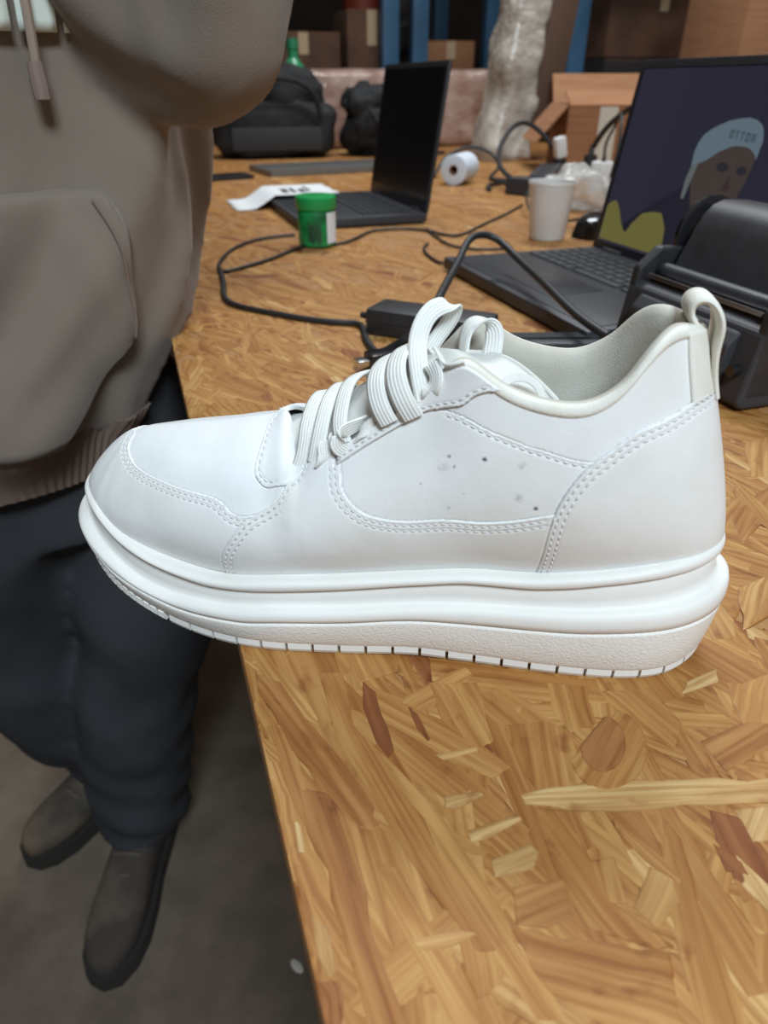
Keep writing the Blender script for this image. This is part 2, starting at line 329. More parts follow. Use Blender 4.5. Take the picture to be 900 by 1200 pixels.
# strands one can pick out in the photograph (outline on the board, grain direction from their long axis)
HERO = [
 ([(300, 790), (330, 800), (440, 945), (438, 975), (420, 970), (340, 880), (302, 812)], .27, .00072),
 ([(425, 800), (440, 812), (462, 880), (455, 890), (440, 870), (425, 830)], .03, .00078),
 ([(478, 830), (490, 838), (505, 868), (500, 870), (488, 855)], .05, .00078),
 ([(372, 790), (400, 788), (415, 850), (500, 960), (585, 1115), (560, 1118), (480, 1010), (400, 880)], .45, .00074),
 ([(420, 852), (445, 880), (525, 960), (605, 1100), (668, 1200), (628, 1200), (560, 1100), (480, 975)], .58, .00069),
 ([(610, 932), (700, 918), (800, 915), (905, 912), (905, 942), (800, 945), (700, 952), (615, 944)], .93, .00082),
 ([(590, 850), (640, 845), (665, 855), (690, 915), (630, 930), (612, 905)], .55, .00070),
 ([(625, 948), (660, 950), (720, 1060), (790, 1110), (770, 1115), (690, 1090), (665, 1050)], .45, .00076),
 ([(350, 925), (385, 930), (420, 1010), (450, 1130), (480, 1205), (430, 1205), (400, 1090), (370, 1000)], .33, .00074),
 ([(600, 1090), (680, 1100), (785, 1118), (800, 1205), (700, 1205), (630, 1160)], .40, .00068),
 ([(775, 955), (800, 985), (820, 1060), (850, 1130), (880, 1205), (820, 1205), (795, 1120), (780, 1050)], .55, .00072),
 ([(830, 950), (870, 960), (905, 1010), (905, 1060), (860, 1030), (840, 990)], .10, .00074),
 ([(520, 935), (560, 928), (567, 934), (535, 950), (522, 948)], .97, .00084),
 ([(548, 975), (605, 955), (612, 962), (570, 985), (552, 988)], .95, .00084),
 ([(510, 885), (558, 876), (560, 882), (520, 892)], .85, .00082),
 ([(575, 1010), (620, 990), (632, 1000), (625, 1020), (580, 1030)], .99, .00080),
 ([(720, 960), (770, 1000), (802, 1030), (795, 1040), (755, 1010), (722, 975)], .30, .00082),
 ([(750, 1045), (760, 1015), (790, 1030), (800, 1060), (770, 1090), (742, 1065)], .88, .00074),
 ([(860, 1000), (905, 1040), (905, 1075), (870, 1040)], .95, .00078),
 ([(835, 990), (870, 1010), (880, 1030), (850, 1022)], .06, .00084),
 ([(735, 860), (760, 880), (790, 930), (770, 935), (745, 905)], .55, .00074),
 ([(700, 810), (760, 805), (800, 850), (790, 880), (740, 855)], .50, .00070),
 ([(640, 800), (690, 805), (700, 850), (668, 860), (645, 835)], .62, .00070),
 ([(500, 800), (560, 800), (580, 870), (560, 880), (520, 850)], .58, .00068),
 ([(805, 800), (838, 785), (842, 800), (800, 815)], .98, .00080),
 ([(850, 800), (905, 790), (905, 850), (870, 850)], .48, .00070),
 ([(820, 870), (880, 845), (905, 850), (905, 880), (850, 905)], .36, .00072),
 ([(860, 950), (905, 945), (905, 985), (880, 990)], .98, .00078),
 ([(600, 1040), (660, 1030), (672, 1075), (640, 1090), (604, 1085)], .26, .00072),
 
 ([(440, 1010), (470, 1020), (560, 1180), (570, 1205), (530, 1205), (450, 1060)], .5, .00070),
 ([(480, 1100), (545, 1090), (560, 1100), (500, 1120)], .8, .00080),
 ([(365, 1075), (385, 1090), (395, 1140), (385, 1150), (372, 1120)], .99, .00080),
 ([(345, 965), (352, 968), (358, 1000), (350, 1000)], 1., .00082),
 ([(690, 1010), (720, 1005), (735, 1060), (705, 1060)], .75, .00074),
 ([(880, 1100), (905, 1095), (905, 1160), (885, 1150)], .45, .00074),
 # behind the shoe
 ([(870, 520), (905, 510), (905, 560), (880, 560)], .72, .0007), ([(855, 600), (905, 570), (905, 600), (870, 640)], .4, .0007), ([(858, 560), (905, 600), (905, 625), (862, 585)], .6, .00072), ([(865, 690), (905, 670), (905, 720), (870, 740)], .82, .0007),
]
heroes = []
for k, (px, t, z) in enumerate(HERO):
    P = np.array([loc(*p) for p in px]); c = P-P.mean(0); w, v = np.linalg.eigh(c.T@c); ax = v[:, 1]; ang = math.atan2(ax[1], ax[0])
    # add small irregularities between the traced corners
    Q = []; RR = np.random.default_rng(100+k)
    for i in range(len(P)):
        a, b2 = P[i], P[(i+1) % len(P)]; Q.append(a)
        if np.linalg.norm(b2-a) > .02: 
            for f in (.33, .66): Q.append(a*(1-f)+b2*f+RR.normal(size=2)*.0007)
    heroes.append(strand_geo(0, 0, ang, .05, .012, z, t, 500+k, poly=Q))
# knot slice: a half-round of darker heartwood with its pale ring
def arcpx(cx, cy, rx, ry, a0, a1, n): return [(cx+rx*math.cos(math.radians(a0+(a1-a0)*i/n)), cy+ry*math.sin(math.radians(a0+(a1-a0)*i/n))) for i in range(n+1)]
ring = [loc(*p) for p in arcpx(712, 880, 46, 48, -75, 165, 16)]; heart = [loc(*p) for p in arcpx(706, 874, 27, 33, -85, 175, 14)]
heroes.append(strand_geo(0, 0, .6, .05, .012, .00095, .72, 901, poly=ring)); heroes.append(strand_geo(0, 0, .6, .05, .012, .00118, .19, 902, poly=heart))
for g in heroes: strand_obj('strand', [g], top)
# the flakes that show largest: nearest to the viewer, in front of the shoe and beside it
def score(s):
    p = np.array([(s[0]+X0)*XD[0]+(s[1]+E0)*ED[0], (s[0]+X0)*XD[1]+(s[1]+E0)*ED[1]])
    f = p[1]*math.cos(PITCH)+.215*math.sin(PITCH); up = p[1]*math.sin(PITCH)-.215*math.cos(PITCH); px = 450+800*p[0]/f; py = 600-800*up/f
    return (s[3]*s[4])/(p@p+.05) if (-30 < px < 930 and py < 1230 and p[1] > .03) else 0
sc_ = np.array([score(s) for s in allst]); order = np.argsort(-sc_); single = set(order[:255].tolist())
for i in sorted(single): strand_obj('strand', [strand_geo(*allst[i])], top)
tag(strand_obj('strands', [strand_geo(*s) for i, s in enumerate(allst) if i not in single], top), kind='stuff')
# ================================================================== THE SHOE
SHOE_TH = -0.19818
shoe = thing('sneaker', 'white leather low-top sneaker with thick white sole overhanging the bench corner', 'shoe', (-.14624, .29176, TZ+.0009), SHOE_TH)
def leather(name, col, rough=.42, spots=None):
    m = mat(name, col, rough, bump=.12, bscale=900., bdist=.0006, spec=.45)
    nt = m.node_tree; N = nt.nodes; L = nt.links; b = N['Principled BSDF']
    # long soft creases on top of the fine grain
    tc = [n for n in N if n.type == 'TEX_COORD'][0]
    n2 = N.new('ShaderNodeTexNoise'); n2.inputs['Scale'].default_value = 55.; n2.inputs['Detail'].default_value = 5.; n2.inputs['Distortion'].default_value = .6
    L.new(tc.outputs['Object'], n2.inputs[0])
    bp = N.new('ShaderNodeBump'); bp.inputs['Strength'].default_value = .22; bp.inputs['Distance'].default_value = .0014
    L.new(n2.outputs['Fac'], bp.inputs['Height'])
    old = [n for n in N if n.type == 'BUMP' and n != bp][0]; L.new(bp.outputs[0], old.inputs['Normal'])
    # faint handling grime
    n3 = N.new('ShaderNodeTexNoise'); n3.inputs['Scale'].default_value = 38.; n3.inputs['Detail'].default_value = 6.
    L.new(tc.outputs['Object'], n3.inputs[0])
    r = N.new('ShaderNodeValToRGB'); r.color_ramp.elements[0].position = .3; r.color_ramp.elements[1].position = .62
    r.color_ramp.elements[0].color = tuple(c*.93 for c in col[:2])+(col[2]*.90, 1); r.color_ramp.elements[1].color = col
    L.new(n3.outputs['Fac'], r.inputs[0]); out = r.outputs[0]
    for (p, rad, st) in (spots or []):
        vm = N.new('ShaderNodeVectorMath'); vm.operation = 'DISTANCE'; L.new(tc.outputs['Object'], vm.inputs[0]); vm.inputs[1].default_value = p
        nn = N.new('ShaderNodeTexNoise'); nn.inputs['Scale'].default_value = 700.; L.new(tc.outputs['Object'], nn.inputs[0])
        ad = N.new('ShaderNodeMath'); ad.operation = 'MULTIPLY_ADD'; L.new(nn.outputs['Fac'], ad.inputs[0]); ad.inputs[1].default_value = rad*2.4; L.new(vm.outputs['Value'], ad.inputs[2])
        mr = N.new('ShaderNodeMapRange'); L.new(ad.outputs[0], mr.inputs[0]); mr.inputs[1].default_value = rad*1.3; mr.inputs[2].default_value = rad*2.4; mr.inputs[3].default_value = st; mr.inputs[4].default_value = 0.
        mx = N.new('ShaderNodeMix'); mx.data_type = 'RGBA'; L.new(mr.outputs[0], mx.inputs[0]); L.new(out, mx.inputs[6]); mx.inputs[7].default_value = (.06, .06, .07, 1); out = mx.outputs[2]
    L.new(out, b.inputs['Base Color'])
    return m
WHITE = (.80, .80, .80, 1)
M_vamp = leather('white_leather_vamp', (.79, .80, .82, 1), .40)
M_leather = leather('white_leather', WHITE, .42)
M_lining = mat('shaded_cream_mesh_lining', (.50, .475, .41, 1), .9, (.56, .54, .48, 1), 60., bump=.3, bscale=1500., spec=.2)  # cream lowered: the shade inside the shoe is put into the colour
M_rubber = mat('white_rubber', (.75, .725, .69, 1), .55, (.79, .77, .74, 1), 25., spec=.4)
M_rubber_tex = mat('textured_white_rubber', (.78, .745, .70, 1), .62, (.82, .79, .75, 1), 25., bump=.45, bscale=900., bdist=.0009, spec=.35)
M_tongue = leather('shaded_tongue_leather', (.62, .62, .60, 1), .5)  # leather greyed to paint the shade lying over the tongue
M_thread = mat('white_thread', (.64, .64, .64, 1), .85, spec=.15)
M_binding = mat('cream_binding', (.70, .67, .59, 1), .75, (.76, .74, .68, 1), 90., bump=.3, bscale=1600.)
def lace_mat():
    m = mat('white_flat_lace', (.76, .755, .72, 1), .85, (.80, .80, .78, 1), 140., spec=.2)
    nt = m.node_tree; N = nt.nodes; L = nt.links; b = N['Principled BSDF']
    uv = N.new('ShaderNodeUVMap'); sp = N.new('ShaderNodeSeparateXYZ'); L.new(uv.outputs[0], sp.inputs[0])
    w = N.new('ShaderNodeMath'); w.operation = 'MULTIPLY'; L.new(sp.outputs[0], w.inputs[0]); w.inputs[1].default_value = 2*math.pi*6
    s = N.new('ShaderNodeMath'); s.operation = 'SINE'; L.new(w.outputs[0], s.inputs[0])
    w2 = N.new('ShaderNodeMath'); w2.operation = 'MULTIPLY'; L.new(sp.outputs[1], w2.inputs[0]); w2.inputs[1].default_value = 2*math.pi/.0011
    s2 = N.new('ShaderNodeMath'); s2.operation = 'SINE'; L.new(w2.outputs[0], s2.inputs[0])
    a = N.new('ShaderNodeMath'); a.operation = 'MULTIPLY_ADD'; L.new(s2.outputs[0], a.inputs[0]); a.inputs[1].default_value = .15; L.new(s.outputs[0], a.inputs[2])
    bp = N.new('ShaderNodeBump'); bp.inputs['Strength'].default_value = .4; bp.inputs['Distance'].default_value = .0003
    L.new(a.outputs[0], bp.inputs['Height']); L.new(bp.outputs[0], b.inputs['Normal'])
    return m
M_lace = lace_mat()

# ---------------------------------------------------------------- seams, in (a, v) of the near-side upper
SEAM = {
 'toe': [(0, 0.93), (0.045, 0.925), (0.085, 0.9), (0.104, 0.857), (0.123, 0.757), (0.144, 0.68), (0.171, 0.61), (0.199, 0.577), (0.227, 0.557), (0.276, 0.52), (0.317, 0.49), (0.334, 0.447), (0.347, 0.4), (0.379, 0.397), (0.396, 0.427)],
 'quarter': [(0.32, 0), (0.326, 0.16), (0.343, 0.27), (0.361, 0.36), (0.384, 0.41), (0.399, 0.45), (0.409, 0.547), (0.42, 0.71), (0.436, 0.9), (0.44, 1)],
 'patch': [(0.384, 1), (0.374, 0.907), (0.373, 0.873), (0.371, 0.757), (0.369, 0.617), (0.376, 0.56), (0.391, 0.52), (0.409, 0.587), (0.419, 0.703)],
 'window': [(0.4785, 1), (0.4775, 0.95), (0.479, 0.873), (0.481, 0.717), (0.49, 0.59), (0.503, 0.493), (0.52, 0.427), (0.559, 0.367), (0.626, 0.343), (0.679, 0.413), (0.707, 0.46), (0.719, 0.472)],
 'eyestay': [(0.474, 0.885), (0.504, 0.9), (0.533, 0.917), (0.559, 0.91), (0.577, 0.87), (0.6, 0.847), (0.614, 0.9), (0.631, 0.97), (0.639, 1)],
 'collar': [(0.577, 0.867), (0.597, 0.813), (0.62, 0.8), (0.646, 0.81), (0.673, 0.807), (0.7, 0.793), (0.74, 0.73), (0.746, 0.72)],
 'counter': [(0.707, 0), (0.709, 0.187), (0.71, 0.447), (0.721, 0.633), (0.74, 0.73), (0.776, 0.75), (0.831, 0.703), (0.907, 0.71), (1, 0.69)],
}
def dense(poly, n=500):
    P = np.array(poly, float); sc = np.array([.385, .1]); Q = P*sc
    d = np.linalg.norm(np.diff(Q, axis=0), axis=1); u = np.concatenate([[0], np.cumsum(np.sqrt(d))])
    R = cubic(u, Q)(np.linspace(0, u[-1], n*3))
    cl = np.concatenate([[0], np.cumsum(np.linalg.norm(np.diff(R, axis=0), axis=1))]); x = np.linspace(0, cl[-1], n)
    R = np.stack([np.interp(x, cl, R[:, i]) for i in (0, 1)], 1)/sc
    R[0] = P[0]; R[-1] = P[-1]; R[:, 1] = np.clip(R[:, 1], 0, 1); R[:, 0] = np.clip(R[:, 0], 0, 1)
    return R
DS = {k: dense(v) for k, v in SEAM.items()}
def inside(poly, X, Y):
    P = np.asarray(poly); r = np.zeros(X.shape, bool); x0, y0 = P[-1]
    for x1, y1 in P:
        c = ((y1 > Y) != (y0 > Y)); r ^= c & (X < (x0-x1)*(Y-y1)/((y0-y1)+1e-15)+x1); x0, y0 = x1, y1
    return r
def arr(*xs): return np.vstack([np.array(x, float).reshape(-1, 2) for x in xs])
def upto(S, a): return S[S[:, 0] <= a]
POLY = [  # later ones lie on top
 ('vamp', arr([(-.1, -.1), (1.1, -.1), (1.1, 1.1), (-.1, 1.1)])),
 ('throat_patch', arr(DS['patch'], [(.43, .8), (.45, 1.1), (.384, 1.1)])),
 ('toe_cap', arr([(-.1, .93)], DS['toe'], [(.395, -.1), (-.1, -.1)])),
 ('quarter_panel', arr([(SEAM['quarter'][0][0], -.1)], DS['quarter'], [(.44, 1.1), (.9, 1.1), (.9, -.1)])),
 ('collar_panel', arr([(.58, .9)], DS['collar'], [(.75, .5), (1.1, .5), (1.1, 1.1), (.58, 1.1)])),
 ('side_panel', arr(DS['window'], [(.78, .5), (.78, .68)], DS['collar'][::-1], DS['eyestay'][DS['eyestay'][:, 0] < .58][::-1], [(.474, 1.1)])),
 ('eyestay', arr(DS['eyestay'], [(.639, 1.1), (.4785, 1.1)], [(.4785, 1), (.4775, .95), (.4775, .89)])),
 ('heel_counter', arr([(SEAM['counter'][0][0], -.1)], DS['counter'], [(1.1, .69), (1.1, -.1)])),
]
LEVEL = {'vamp': 0., 'throat_patch': 1.0, 'toe_cap': .7, 'quarter_panel': 1.2, 'collar_panel': .5, 'side_panel': .55, 'eyestay': 1.9, 'heel_counter': 1.7}
NA, NV = 561, 181
ga, gv = np.meshgrid(np.linspace(0, 1, NA), np.linspace(0, 1, NV), indexing='ij')
best = np.full((NA, NV), 9.); SA = ga.copy(); SV = gv.copy()
for k, S in DS.items():
    D = dense(SEAM[k], 4000)
    D[:, 0] = D[:, 0]; gx = D[:, 0]*(NA-1); gy = D[:, 1]*(NV-1)
    for dx in (0, 1):
        for dy in (0, 1):
            i = np.clip(np.floor(gx).astype(int)+dx, 0, NA-1); j = np.clip(np.floor(gy).astype(int)+dy, 0, NV-1)
            d = np.hypot(gx-i, gy-j); o = np.argsort(-d)
            i, j, d, aa, vv = i[o], j[o], d[o], D[o, 0], D[o, 1]
            ok = d < best[i, j]; i, j, d, aa, vv = i[ok], j[ok], d[ok], aa[ok], vv[ok]
            best[i, j] = d; SA[i, j] = aa; SV[i, j] = vv
snap = best < .52
SA = np.where(snap, SA, ga); SV = np.where(snap, SV, gv)
SA[0] = 0; SA[-1] = 1; SV[:, 0] = 0; SV[:, -1] = 1
UP = upper(SA, SV); UN = unormal(SA, SV)
for r in (0, -1): UN[r, :, 1] = 0; UN[r] /= np.linalg.norm(UN[r], axis=-1)[:, None]
for r in (0, -1): UP[r, :, 1] = 0
rid = SA[:, -1] < .383; UP[rid, -1, 1] = 0; UN[rid, -1, 1] = 0; UN[rid, -1] /= np.linalg.norm(UN[rid, -1], axis=-1)[:, None]
# ---------------------------------------------------------------- stitch rows: seam, offset in mm (+ = to the left of the drawn direction), pitch
def row(S, off, a0=0., a1=1., pitch=.0030):
    P = S[(S[:, 0] >= a0) & (S[:, 0] <= a1)]
    p = upper(P[:, 0], P[:, 1]); nn = unormal(P[:, 0], P[:, 1]); t = np.gradient(p, axis=0); t /= np.linalg.norm(t, axis=1)[:, None]+1e-12
    side = np.cross(nn, t)*off*mm; e = 2e-3
    ja = (upper(P[:, 0]+e, P[:, 1])-upper(P[:, 0]-e, P[:, 1]))/(2*e); jv = (upper(P[:, 0], P[:, 1]+e)-upper(P[:, 0], P[:, 1]-e))/(2*e)
    G = np.stack([ja, jv], -1); d = np.stack([np.linalg.lstsq(G[i], side[i], rcond=None)[0] for i in range(len(P))])
    Q = P+d; Q = Q[(Q[:, 1] > .01) & (Q[:, 1] < .995) & (Q[:, 0] > .001) & (Q[:, 0] < .999)]
    p = upper(Q[:, 0], Q[:, 1]); cl = np.concatenate([[0], np.cumsum(np.linalg.norm(np.diff(p, axis=0), axis=1))])
    m = max(2, int(cl[-1]/pitch)); x = np.linspace(0, cl[-1], m*4+1)
    return np.stack([np.interp(x, cl, Q[:, i]) for i in (0, 1)], 1)
ROWS = {
 'toe_cap': [row(DS['toe'], -1.7, .05, .39), row(DS['toe'], -3.8, .05, .365)],
 'quarter_panel': [row(DS['quarter'], -1.7), row(DS['quarter'], -4.0, 0, .40), row(DS['window'][40:], -1.8, .0, .70), row(DS['window'][40:], -4.2, .0, .70)],
 'side_panel': [row(DS['collar'], -1.6, .585, .735)],
 'heel_counter': [row(DS['counter'], -1.7), row(DS['counter'], -4.1)],
 'throat_patch': [row(DS['patch'], 2.0, 0, .40)],
 'eyestay': [row(DS['eyestay'], 1.7, .478, .63)],
}
GROOVE = np.zeros((NA, NV))
for rows in ROWS.values():
    for R in rows:
        n = len(R)*3; x = np.linspace(0, len(R)-1, n); aa = np.interp(x, np.arange(len(R)), R[:, 0]); vv = np.interp(x, np.arange(len(R)), R[:, 1]); p = upper(aa, vv)
        ci = np.rint(aa*(NA-1)).astype(int); cj = np.rint(vv*(NV-1)).astype(int)
        for dx in range(-2, 3):
            for dy in range(-4, 5):
                i = np.clip(ci+dx, 0, NA-1); j = np.clip(cj+dy, 0, NV-1)
                d = np.linalg.norm(UP[i, j]-p, axis=1); np.maximum.at(GROOVE, (i, j), np.exp(-(d/.00062)**2))
# ---------------------------------------------------------------- triangles and their panel
I, J = np.meshgrid(np.arange(NA-1), np.arange(NV-1), indexing='ij'); I = I.ravel(); J = J.ravel()
q = np.stack([I*NV+J, (I+1)*NV+J, (I+1)*NV+J+1, I*NV+J+1], 1); sn = snap.ravel()
d13 = sn[q[:, 1]] & sn[q[:, 3]] & ~(sn[q[:, 0]] & sn[q[:, 2]])
T1 = np.where(d13[:, None], q[:, [0, 1, 3]], q[:, [0, 1, 2]]); T2 = np.where(d13[:, None], q[:, [1, 2, 3]], q[:, [0, 2, 3]])
TRI = np.concatenate([T1, T2]); fa = SA.ravel(); fv = SV.ravel()
ca = fa[TRI].mean(1); cv = fv[TRI].mean(1); lab = np.zeros(len(TRI), int)
for k, (nm, P) in enumerate(POLY): lab[inside(P, ca, cv)] = k
P0 = UP.reshape(-1, 3); N0 = UN.reshape(-1, 3); G0 = GROOVE.ravel()
def panel_mesh(nm, k, side):
    t = TRI[lab == k]
    ids = np.unique(t); mp = np.full(len(P0), -1); mp[ids] = np.arange(len(ids)); t = mp[t]
    E = np.concatenate([t[:, [0, 1]], t[:, [1, 2]], t[:, [2, 0]]]); key = np.sort(E, 1)
    code = key[:, 0].astype(np.int64)*len(ids)+key[:, 1]; uq, inv_, cnt = np.unique(code, return_inverse=True, return_counts=True)
    B = E[cnt[inv_] == 1]
    a_ = fa[ids]; B = B[~((np.minimum(a_[B[:, 0]], a_[B[:, 1]]) > .99999) | (np.maximum(a_[B[:, 0]], a_[B[:, 1]]) < .00001))]
    v_ = fv[ids]; B = B[~((np.minimum(v_[B[:, 0]], v_[B[:, 1]]) > .99999) & (np.maximum(a_[B[:, 0]], a_[B[:, 1]]) < .383))]
    bv = np.unique(B); off = np.full(len(ids), LEVEL[nm]*mm) - G0[ids]*.00030
    off[bv] -= .00045
    V = P0[ids]+N0[ids]*off[:, None]
    m2 = np.full(len(ids), -1); m2[bv] = len(ids)+np.arange(len(bv))
    VS = P0[ids][bv]-N0[ids][bv]*.0012
    SK = np.stack([B[:, 1], B[:, 0], m2[B[:, 0]], m2[B[:, 1]]], 1)
    V = np.vstack([V, VS])
    F1 = [tuple(x) for x in t]; F2 = [tuple(x) for x in SK]
    if side > 0:
        V = V*np.array([1, -1, 1]); F1 = [f[::-1] for f in F1]; F2 = [f[::-1] for f in F2]
    return V, F1+F2
def usurf(a, v, off=0.):
    p = upper(np.array([a]), np.array([v]))[0]; return p+unormal(np.array([a]), np.array([v]))[0]*off*mm
SPOTS = [(usurf(a, v, .55), r*mm, s) for a, v, r, s in [(.593, .640, .8, .8), (.600, .597, .75, .7), (.631, .673, .95, .95), (.690, .493, 1.2, .95), (.671, .533, 1.6, .35), (.669, .707, 1.4, .3), (.587, .60, 2.2, .22), (.563, .56, .6, .5), (.599, .40, .8, .4), (.614, .48, .5, .5)]]
M_side = leather('white_leather_scuffed', WHITE, .45, [(tuple(p), r, s) for p, r, s in SPOTS])
MATS = {'vamp': M_vamp, 'throat_patch': M_vamp, 'side_panel': M_side}
for k, (nm, _) in enumerate(POLY):
    nv = panel_mesh(nm, k, -1); fv_ = panel_mesh(nm, k, 1)
    if nm in ('vamp', 'toe_cap', 'heel_counter', 'throat_patch'):
        b = MB(); b.V = [tuple(v) for v in nv[0]]+[tuple(v) for v in fv_[0]]; n = len(nv[0]); b.F = nv[1]+[tuple(i+n for i in f) for f in fv_[1]]
        o = mesh(nm, b.V, b.F, MATS.get(nm, M_leather), shoe, True, None, 50)
        bm = bmesh.new(); bm.from_mesh(o.data); bmesh.ops.remove_doubles(bm, verts=bm.verts, dist=1e-6); bm.to_mesh(o.data); bm.free(); parts_ = [(o, 1), (o, -1)]
    else:
        o1 = mesh(nm, nv[0], nv[1], MATS.get(nm, M_leather), shoe, True, None, 50); o2 = mesh(nm, fv_[0], fv_[1], MATS.get(nm, M_leather), shoe, True, None, 50); parts_ = [(o1, 1), (o2, -1)]
    # stitches: little raised threads, one joined part for each panel
    for o, sg in parts_:
        if nm not in ROWS: continue
        b = MB()
        for R in ROWS[nm]:
            for i in range(0, len(R)-4, 4):
                A = R[i]*.88+R[i+4]*.12; Z = R[i]*.18+R[i+4]*.82
                p0 = usurf(*A, LEVEL[nm]-.30); p1 = usurf(*Z, LEVEL[nm]-.30); nn = unormal(np.array([A[0]]), np.array([A[1]]))[0]
                t = p1-p0; t /= np.linalg.norm(t)+1e-9; w = np.cross(nn, t)*.00042; up = nn*.00062; pm = (p0+p1)/2
                V = [p0-w, p0+w, pm-w*1.15+up*.55, pm+w*1.15+up*.55, p1-w, p1+w, p0*.7+p1*.3+up, p0*.3+p1*.7+up]
                V = [(v[0], sg*v[1], v[2]) for v in V]
                b.add(V, [(0, 2, 6), (2, 7, 6), (2, 4, 7), (1, 6, 3), (3, 6, 7), (3, 7, 5), (0, 6, 1), (4, 5, 7)])
        tag(b.build('stitching', M_thread, o if True else shoe), kind='stuff')

# ---------------------------------------------------------------- lining, binding, insole
def roll(a, pts):
    """rows running over the top line: pts = (inwards, up) in mm"""
    T = Tev(a); Fp, n = Fpt(a); d = outdir(a, Fp, T, n)
    out = []
    for (i, u, bl) in pts:
        sc = np.clip((a-.44)/.15, .25, 1.) if bl >= 0 else 1.
        p = T.copy(); p[:, :2] -= d*(i*sc*mm)[:, None] if hasattr(sc, '__len__') else d*(i*mm); p[:, 2] += u*mm*(sc if u > 0 else 1)
        if bl > 0:
            base = np.concatenate([Fp[:, :2]-n*.010, (Fp[:, 2]+.014)[:, None]], 1); p = p*(1-bl)+base*bl
        out.append(p)
    return np.stack(out, 1)
al = np.linspace(.445, 1, 190)
LIN = [(.8, 1.2, 0), (2.6, 2.0, 0), (5.2, 1.5, 0), (7.2, -1, 0), (8.0, -5.5, 0), (8.4, -11, .0), (8.2, -18, .1), (7.5, -26, .3), (7, -34, .6), (6, -40, 1.)]
BIND = [(-.5, -2.6, 0), (-1.25, -2.2, 0), (-1.35, -.8, 0), (-.8, .7, 0), (.3, 1.5, 0), (1.6, 2.0, 0), (2.2, 1.2, 0)]
for nm, prof, mt in (('lining', LIN, M_lining), ('collar_binding', BIND, M_binding)):
    b = MB()
    ab = al if nm == 'lining' else np.linspace(.575, .985, 160)
    G = roll(ab, prof); n, m = G.shape[:2]
    for sg in (1, -1):
        V = (G*np.array([1, sg, 1])).reshape(-1, 3); Fc = [(i*m+j, (i+1)*m+j, (i+1)*m+j+1, i*m+j+1) for i in range(n-1) for j in range(m-1)]
        b.add(V, Fc if sg > 0 else [f[::-1] for f in Fc])
    b.build(nm, mt, shoe, angle=80)
G = roll(np.linspace(.30, 1, 60), [(6, -40, 1.)])[:, 0]; b = MB(); K = 8; V = []
for p in G:
    for j in range(K+1): V.append((p[0], p[1]*(1-2*j/K), p[2]-.001))
b.add(V, [(i*(K+1)+j, (i+1)*(K+1)+j, (i+1)*(K+1)+j+1, i*(K+1)+j+1) for i in range(59) for j in range(K)]); b.build('insole', M_lining, shoe)

# ---------------------------------------------------------------- sole
zl = lambda k, a: LV[k](a)
def sole_profile(a):
    k = OFFK(a); z0, z2, z3, z4, z5 = [zl(x, a) for x in ('z0', 'z2', 'z3', 'z4', 'z5')]
    low = [(-16, z0+3.4), (-6.5, z0+3.2), (-4.8, z0+3.5), (-3.7, z0+5.0), (-2.6, z0+7.6), (-1.5, .5*(z0+7.2)+.5*(z2-2)), (-.5, z2-1.8), (-.6, z2-.7), (-1.5, z2-.3), (-2.2, z2)]
    d = z3-z2; h = z5-z4
    up = [(-2.2, z2), (-1.0, z2+.3), (-.2, z2+.9), (0, z2+.4*d), (-.2, z2+.65*d), (-.9-.8*k, z3-.7), (-2.2-2*k, z3+.1), (-4.0-3.5*k, z3+.5), (-4.9-4.5*k, z3+1.3), (-5.2-6*k, z3+.4*(z4-z3)), (-5.4-7.5*k, z4-1.5), (-6.1-8*k, z4-.6), (-6.3-8.2*k, z4-.1), (-5.2-8.3*k, z4+.1), (-3.9-8.4*k, z4+.5), (-3.3-8.5*k, z4+.3*h), (-3.2-8.7*k, z4+.6*h), (-3.6-9*k, z5-.8), (-4.5-9.4*k, z5-.05), (-6.2-9.5*k, z5+.2), (-16-9.5*k, z5-1.)]
    return low, up
asx = np.linspace(0, 1, 221)
def loft(prof_of):
    rows = []
    for a in asx:
        r = []
        for o, z in prof_of(a):
            q, n = outline(np.array([a]), np.array([float(o)*mm])); r.append((q[0][0], q[0][1], float(z)*mm))
        rows.append(r)
    near = np.array(rows); far = near[1:-1][::-1]*np.array([1, -1, 1]); G = np.concatenate([near, far]); n, m = G.shape[:2]
    Fc = [(i*m+j, ((i+1) % n)*m+j, ((i+1) % n)*m+j+1, i*m+j+1) for i in range(n) for j in range(m-1)]
    return G.reshape(-1, 3), Fc, near
V, Fc, near = loft(lambda a: sole_profile(a)[0])
b = MB(); b.add(V, Fc)
# underside: strips from the near edge to the far edge
c0 = near[:, 0]; n0 = len(b.V); b.V += [tuple(p) for p in c0]+[(p[0], -p[1], p[2]) for p in c0]; n = len(c0)
b.F += [(n0+i, n0+n+i, n0+n+i+1, n0+i+1) for i in range(n-1)]
outsole = b.build('outsole', M_rubber_tex, shoe, angle=70)
V, Fc, near = loft(lambda a: sole_profile(a)[1]); b = MB(); b.add(V, Fc); b.build('midsole', M_rubber, shoe, angle=75)
